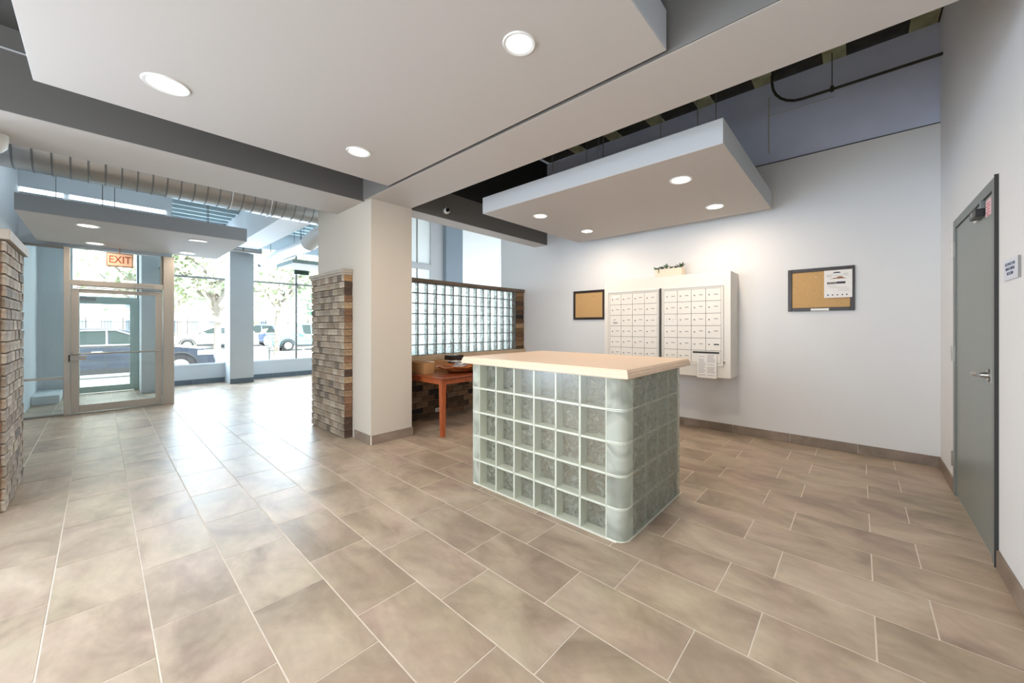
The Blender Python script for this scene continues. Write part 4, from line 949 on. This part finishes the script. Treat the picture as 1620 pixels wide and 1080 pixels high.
MB().cyl((2.62, 10.4, 3.0), (2.62, 10.4, 3.7), .006, n=6).cyl((2.62, 8.4, 3.0), (2.62, 8.4, 3.7), .006, n=6).build('hanger_rod', M['rod'], dt)
MB().box(2.50, 2.56, 10.95, 11.05, 2.74, 2.80).build('damper_handle', M['rod'], dt)
dt = thing('window_duct', 'slim grey duct along the top of the street windows', 'duct', (1.5, 11.0, 3.2))
MB().cyl((.9, 10.5, 3.03), (2.46, 10.5, 3.03), .075, n=18).build('duct_tube', M['galv'], dt, smooth=True)
for xx in (1.35, 1.5, 2.1): MB().box(xx, xx + .02, 10.42, 10.58, 3.0, 3.14).build('bracket', M['green_dark'], dt)
hp2 = slab('hung_panel', 'grey green panel hung near the street windows', 2.62, 4.2, 8.85, 9.95, 2.62, 2.70, mat('green_panel_edge', srgb(150, 172, 170), .7))
rods(hp2, [(2.9, 9.1), (2.9, 9.7)], 2.70, 3.7)
sg = thing('hanging_sign', 'blank dark green box hanging by the street window mullion', 'sign', (3.15, 10.0, 2.6))
MB().box(3.0, 3.30, 10.0, 10.06, 2.53, 2.67).build('sign_body', M['green_dark'], sg)
MB().cyl((3.15, 10.03, 2.67), (3.15, 10.03, 3.7), .006, n=6).build('stem', M['rod'], sg)
# round white fitting cut by the left edge
wf = thing('white_dome', 'white round fitting under the cross beam at the left edge', 'fitting', (-.50, 4.95, 2.60))
MB().lathe([(0.0, 2.56), (.05, 2.575), (.075, 2.61), (.08, 2.66), (.08, 2.70)], 20, (-.52, 4.75)).build('dome', M['white_plastic'], wf, smooth=True)

hl_ = thing('added_fill_lamp', 'added fill lamp of the entrance hall hidden above the duct', 'ceiling light', (.2, 7.3, 3.62))  # unseen lamp added to brighten the hall's upper walls
MB().lathe([(.0, 3.56), (.10, 3.57), (.15, 3.62), (.15, 3.70)], 24, (.2, 7.3)).build('lamp_bowl', M['diffuser'], hl_, smooth=True)
l = light('hall_fill_light', 'POINT', (0, 0, 0), (0, 0, 0), 14, (.82, .91, 1.0), shadow_soft_size=.15); l.parent = hl_; l.location = (0, 0, -.25)

# ------------------------------------------------------------------ added rear fill lamp (unseen, behind the viewpoint)
rl = thing('added_fill_lamp', 'added linear fill lamp behind the viewpoint', 'ceiling light', (-1.6, 1.2, 2.95))
MB().box(-1.75, -1.45, .6, 1.8, 2.92, 3.25).build('housing', M['white_plastic'], rl)

# ------------------------------------------------------------------ street
struct('sidewalk', MB().box(-20, 40, 11.45, 15.2, -.3, -.10), M['sidewalk'], 'bright pavement outside the windows', 'pavement')
struct('road', MB().box(-30, 60, 15.2, 38, -.4, -.25), M['road'], 'pale street behind the parked cars', 'road')
struct('kerb', MB().box(-20, 40, 15.2, 15.35, -.3, -.10), M['kerb'], 'pale kerb along the pavement', 'kerb')
struct('far_pavement', MB().box(-30, 60, 38, 60, -.4, -.10), M['sidewalk'], 'bright pavement across the street', 'pavement')
bd = thing('apartment_building', 'pale brick building across the street', 'building', (-4, 52, 0))
MB().box(-24, 14, 52, 60, -.2, 16).build('wall', M['bld'], bd)
for k in range(24):
    for r in range(5):
        x = -22.5 + k * 1.5; z = .7 + r * 2.3
        f_ = MB().box(x, x + .8, 51.9, 52.02, z, z + 1.25).build('window', M['alu_w'], bd)
        MB().box(x + .07, x + .73, 51.86, 51.92, z + .07, z + 1.18).build('pane', mat('far_window_glass', srgb(120, 132, 142), .2) if 'far_window_glass' not in bpy.data.materials else bpy.data.materials['far_window_glass'], f_)
fn = thing('iron_fence', 'black iron fence across the street', 'fence', (4, 39, 0))
for k in range(170):
    x = -4 + k * .14
    if k % 12 == 0: MB().box(x, x + .05, 39, 39.05, -.1, 1.9).build('post', M['fence'], fn)
mb = MB()
for k in range(170): mb.box(-4 + k * .14, -4 + k * .14 + .02, 39.01, 39.03, -.1, 1.75)
mb.build('pickets', M['fence'], fn, kind='stuff')
MB().box(-4, 20, 39, 39.03, 1.6, 1.64).box(-4, 20, 39, 39.03, .05, .09).build('rail', M['fence'], fn)

def car(name, label, cat, x, y, z, facing, L_, H_, paint, kind, width=1.85, x_scale=1):
    """side on; facing=+1 nose towards +x"""
    root = thing(name, label, cat, (x, y, z)); W = width; k = facing
    def P(u, v): return (x + k * u, z + v)       # u along the car from its centre, v up
    hl = L_ / 2
    if kind == 'suv':
        low = [(-hl, .42), (-hl + .05, .95), (-hl + .12, 1.0), (hl - 1.25, 1.02), (hl - .35, .88), (hl - .05, .70), (hl, .45), (hl - .05, .25), (-hl + .05, .25)]
        top = [(-hl + .15, 1.0), (-hl + .45, H_ - .06), (-hl + .9, H_), (hl - 2.2, H_ - .01), (hl - 1.8, H_ - .08), (hl - 1.05, 1.02)]
        win = [[(-hl + .45, 1.03), (-hl + .68, H_ - .12), (-hl + 1.35, H_ - .08), (-hl + 1.35, 1.03)], [(-hl + 1.42, 1.03), (-hl + 1.42, H_ - .08), (-.05, H_ - .07), (-.05, 1.03)], [(.02, 1.03), (.02, H_ - .07), (hl - 2.15, H_ - .08), (hl - 1.3, 1.05)]]
    else:   # pickup
        low = [(-hl, .5), (-hl, 1.0), (hl - 1.5, 1.05), (hl - .2, .98), (hl, .85), (hl, .45), (hl - .1, .32), (-hl + .05, .32)]
        top = [(-.7, 1.02), (-.6, H_), (.7, H_), (hl - 1.4, 1.05)]
        win = [[(-.5, 1.07), (-.48, H_ - .1), (.05, H_ - .1), (.05, 1.07)], [(.12, 1.07), (.12, H_ - .1), (.62, H_ - .1), (hl - 1.75, 1.07)]]
    def extr(poly, y0, y1, inset_top=None):
        mb = MB(); n_ = len(poly)
        def yy(v, side):
            t_ = max(0, (v - 1.0) / max(.2, H_ - 1.0)) * .16
            return (y0 + t_) if side == 0 else (y1 - t_)
        vs = [(P(u, v)[0], yy(v, 0), P(u, v)[1]) for u, v in poly] + [(P(u, v)[0], yy(v, 1), P(u, v)[1]) for u, v in poly]
        return mb.add(vs, [tuple(range(n_)), tuple(range(2 * n_ - 1, n_ - 1, -1))] + [(i, (i + 1) % n_, n_ + (i + 1) % n_, n_ + i) for i in range(n_)])
    o = extr(low, y, y + W).build('body', paint, root, bevel=.05, smooth=False)
    o = extr(top, y + .02, y + W - .02).build('cabin', paint, root, bevel=.03)
    for q in win:
        mb = extr(q, y + .005, y + W - .005); mb.build('window', M['car_glass'], root)
    for u in (-hl + .85, hl - .85):
        cx_ = P(u, 0)[0]
        for yy_ in (y - .01, y + W - .21):
            wh = MB().cyl((cx_, yy_, z + .34), (cx_, yy_ + .22, z + .34), .34, n=24).build('wheel', M['tyre'], root, smooth=True)
            mb = MB().cyl((cx_, yy_ - .012, z + .34), (cx_, yy_, z + .34), .21, n=24)
            for a in range(5):
                c_, s_ = math.cos(a * 1.2566), math.sin(a * 1.2566)
                mb.cyl((cx_ + .03 * c_, yy_ - .02, z + .34 + .03 * s_), (cx_ + .2 * c_, yy_ - .02, z + .34 + .2 * s_), .03, n=6)
            mb.build('rim', M['rim'], wh)
        ar = MB(); ar.tube([(cx_ + .40 * math.cos(a), y - .004, z + .34 + .40 * math.sin(a)) for a in [math.pi * i / 14 for i in range(15)]], .035, 6); ar.build('wheel_arch', M['trim_black'], root)
    if kind == 'suv':
        tr_ = MB()
        for (u0, v0, u1, v1) in ((-hl + .42, 1.02, hl - 1.2, 1.035), (-hl + .66, H_ - .10, hl - 2.15, H_ - .055), (hl - 2.15, H_ - .06, hl - 1.25, 1.04), (-.03, 1.03, -.03, H_ - .08), (-hl + 1.385, 1.03, -hl + 1.385, H_ - .09)):
            a_, b_ = P(u0, v0), P(u1, v1); tr_.tube([(a_[0], y + .0 + max(0, (v0 - 1) * .3), a_[1]), (b_[0], y + max(0, (v1 - 1) * .3), b_[1])], .02, 6)
        tr_.build('window_trim', M['rim'], root)
    MB().box(*sorted([P(-hl + 1.3, 0)[0], P(hl - 1.3, 0)[0]]), y - .012, y + .01, z + .24, z + .38).build('sill_trim', M['trim_black'], root)
    MB().box(*sorted([P(-hl + .4, 0)[0], P(hl - .5, 0)[0]]), y - .008, y + .01, z + .62, z + .635).build('body_line', M['trim_black'], root)
    MB().box(*sorted([P(hl - .45, 0)[0], P(hl - .04, 0)[0]]), y - .015, y + .3, z + .66, z + .80).build('headlight', M['lamp_glass'], root)
    MB().box(*sorted([P(hl - 1.75, 0)[0], P(hl - 1.5, 0)[0]]), y - .14, y, z + 1.0, z + 1.13).build('mirror', paint, root, bevel=.02)
    MB().box(*sorted([P(-.1, 0)[0], P(-.3, 0)[0]]), y - .02, y, z + .84, z + .87).build('door_pull', M['rim'], root)
    MB().box(*sorted([P(-.06, 0)[0], P(-.045, 0)[0]]), y - .003, y + .01, z + .35, z + 1.0).box(*sorted([P(-1.1, 0)[0], P(-1.085, 0)[0]]), y - .003, y + .01, z + .35, z + 1.0).box(*sorted([P(1.0, 0)[0], P(1.015, 0)[0]]), y - .003, y + .01, z + .35, z + 1.0).build('door_gap', M['trim_black'], root)
    return root
car('crossover_car', 'dark navy crossover parked just outside the entrance door', 'car', .15, 15.6, -.25, 1, 4.6, 1.50, carpaint('navy_paint', srgb(44, 52, 66)), 'suv')
car('white_car', 'white car across the street seen left of the pale blue pilaster', 'car', 5.2, 32.8, -.25, -1, 4.7, 1.52, carpaint('white_paint', srgb(238, 238, 238)), 'suv')
car('blue_suv', 'blue sport utility car seen just right of the pale blue pilaster', 'car', 7.45, 37.4 - 1.9, -.25, -1, 4.6, 1.7, carpaint('blue_paint', srgb(84, 96, 130)), 'suv')
car('pickup_truck', 'teal and grey off-road truck seen beside the thin window mullion', 'car', 9.2, 27.1, -.25, -1, 4.6, 1.75, carpaint('teal_paint', srgb(104, 148, 156)), 'pickup')
# parking meter
pm = thing('parking_meter', 'parking meter on the pavement right of the pilaster', 'parking meter', (3.72, 14.9, -.10))
MB().cyl((3.72, 14.9, -.10), (3.72, 14.9, .55), .025, n=10).build('post', M['rod'], pm)
MB().box(3.64, 3.80, 14.85, 14.95, .55, .80).build('meter_head', M['alu_d'], pm, bevel=.03)

def tree(label, x, y, z, h, seed, m, spread=2.6, n=900, leaf=.16, base=.45):
    q = random.Random(seed); root = thing('street_tree', label, 'tree', (x, y, z)); tk = MB()
    top = Vector((x + q.uniform(-.3, .3), y, z + h * .5))
    tk.tube([(x, y, z), (x + .05, y, z + h * .25), tuple(top)], [.13, .11, .09], 8)
    tips = []
    for i in range(9):
        a = q.uniform(0, 2 * math.pi); L_ = spread * q.uniform(.6, 1.05); b0 = Vector((x, y, z + h * q.uniform(.28, .5)))
        m1 = b0 + Vector((math.cos(a) * L_ * .45, math.sin(a) * L_ * .45, h * .12)); e_ = b0 + Vector((math.cos(a) * L_, math.sin(a) * L_, h * q.uniform(.12, .35)))
        tk.tube([b0, m1, e_], [.08, .05, .02], 6); tips += [m1, e_, (m1 + e_) / 2]
    tk.build('trunk', M['bark'], root, smooth=True)
    lf = MB()
    for i in range(n):
        c = q.choice(tips) + Vector((q.gauss(0, spread * .28), q.gauss(0, spread * .28), q.gauss(.1, h * .09)))
        d1_ = Vector((q.uniform(-1, 1), q.uniform(-1, 1), q.uniform(-1, 1))).normalized(); d2_ = d1_.orthogonal().normalized(); s_ = leaf * q.uniform(.6, 1.3)
        lf.add([c - d1_ * s_, c + d2_ * s_ * .6, c + d1_ * s_, c - d2_ * s_ * .6], [(0, 1, 2, 3)])
    lf.build('foliage', m, root, kind='stuff')
tree('leafy tree seen right through the window beside the entrance post', 3.2, 18.3 + 2, -.25, 7.5, 1, M['foliage'], 1.9, 1300)
tree('leafy tree filling the top of the window right of the pilaster', 6.1, 23.2, -.25, 8.0, 2, M['foliage'], 2.2, 1500)
tree('leafy tree seen above the outer glass door', 1.4, 30, -.25, 8.5, 3, M['foliage'], 2.2, 1100, .2)
tree('bluish green bushy tree beside the brick pillar edge', 12.2, 33, -.25, 6.5, 4, M['foliage2'], 2.2, 1600)
tree('distant tree behind the white car', 4.5, 45, -.1, 11, 5, M['foliage'], 3.0, 1800, .26)
tree('distant tree behind the blue car', 15, 46, -.1, 12, 6, M['foliage'], 3.0, 1800, .26)
tree('distant tree left of the entrance door', -6, 40, -.1, 11, 7, M['foliage'], 4.5, 1500, .26)

GROUPS = {'recessed_downlight': 'recessed downlights in the panels', 'street_tree': 'street trees outside', 'cork_board': 'cork boards on the mailbox wall',
          'hung_panel': 'panels hung below the ceiling', 'linear_lamp': 'linear lamps above the entrance door'}
for o in bpy.data.objects:
    if o.parent is None and o.name.split('.')[0] in GROUPS: o['group'] = GROUPS[o.name.split('.')[0]]
for o in bpy.data.objects:
    if '_w' in o: del o['_w']
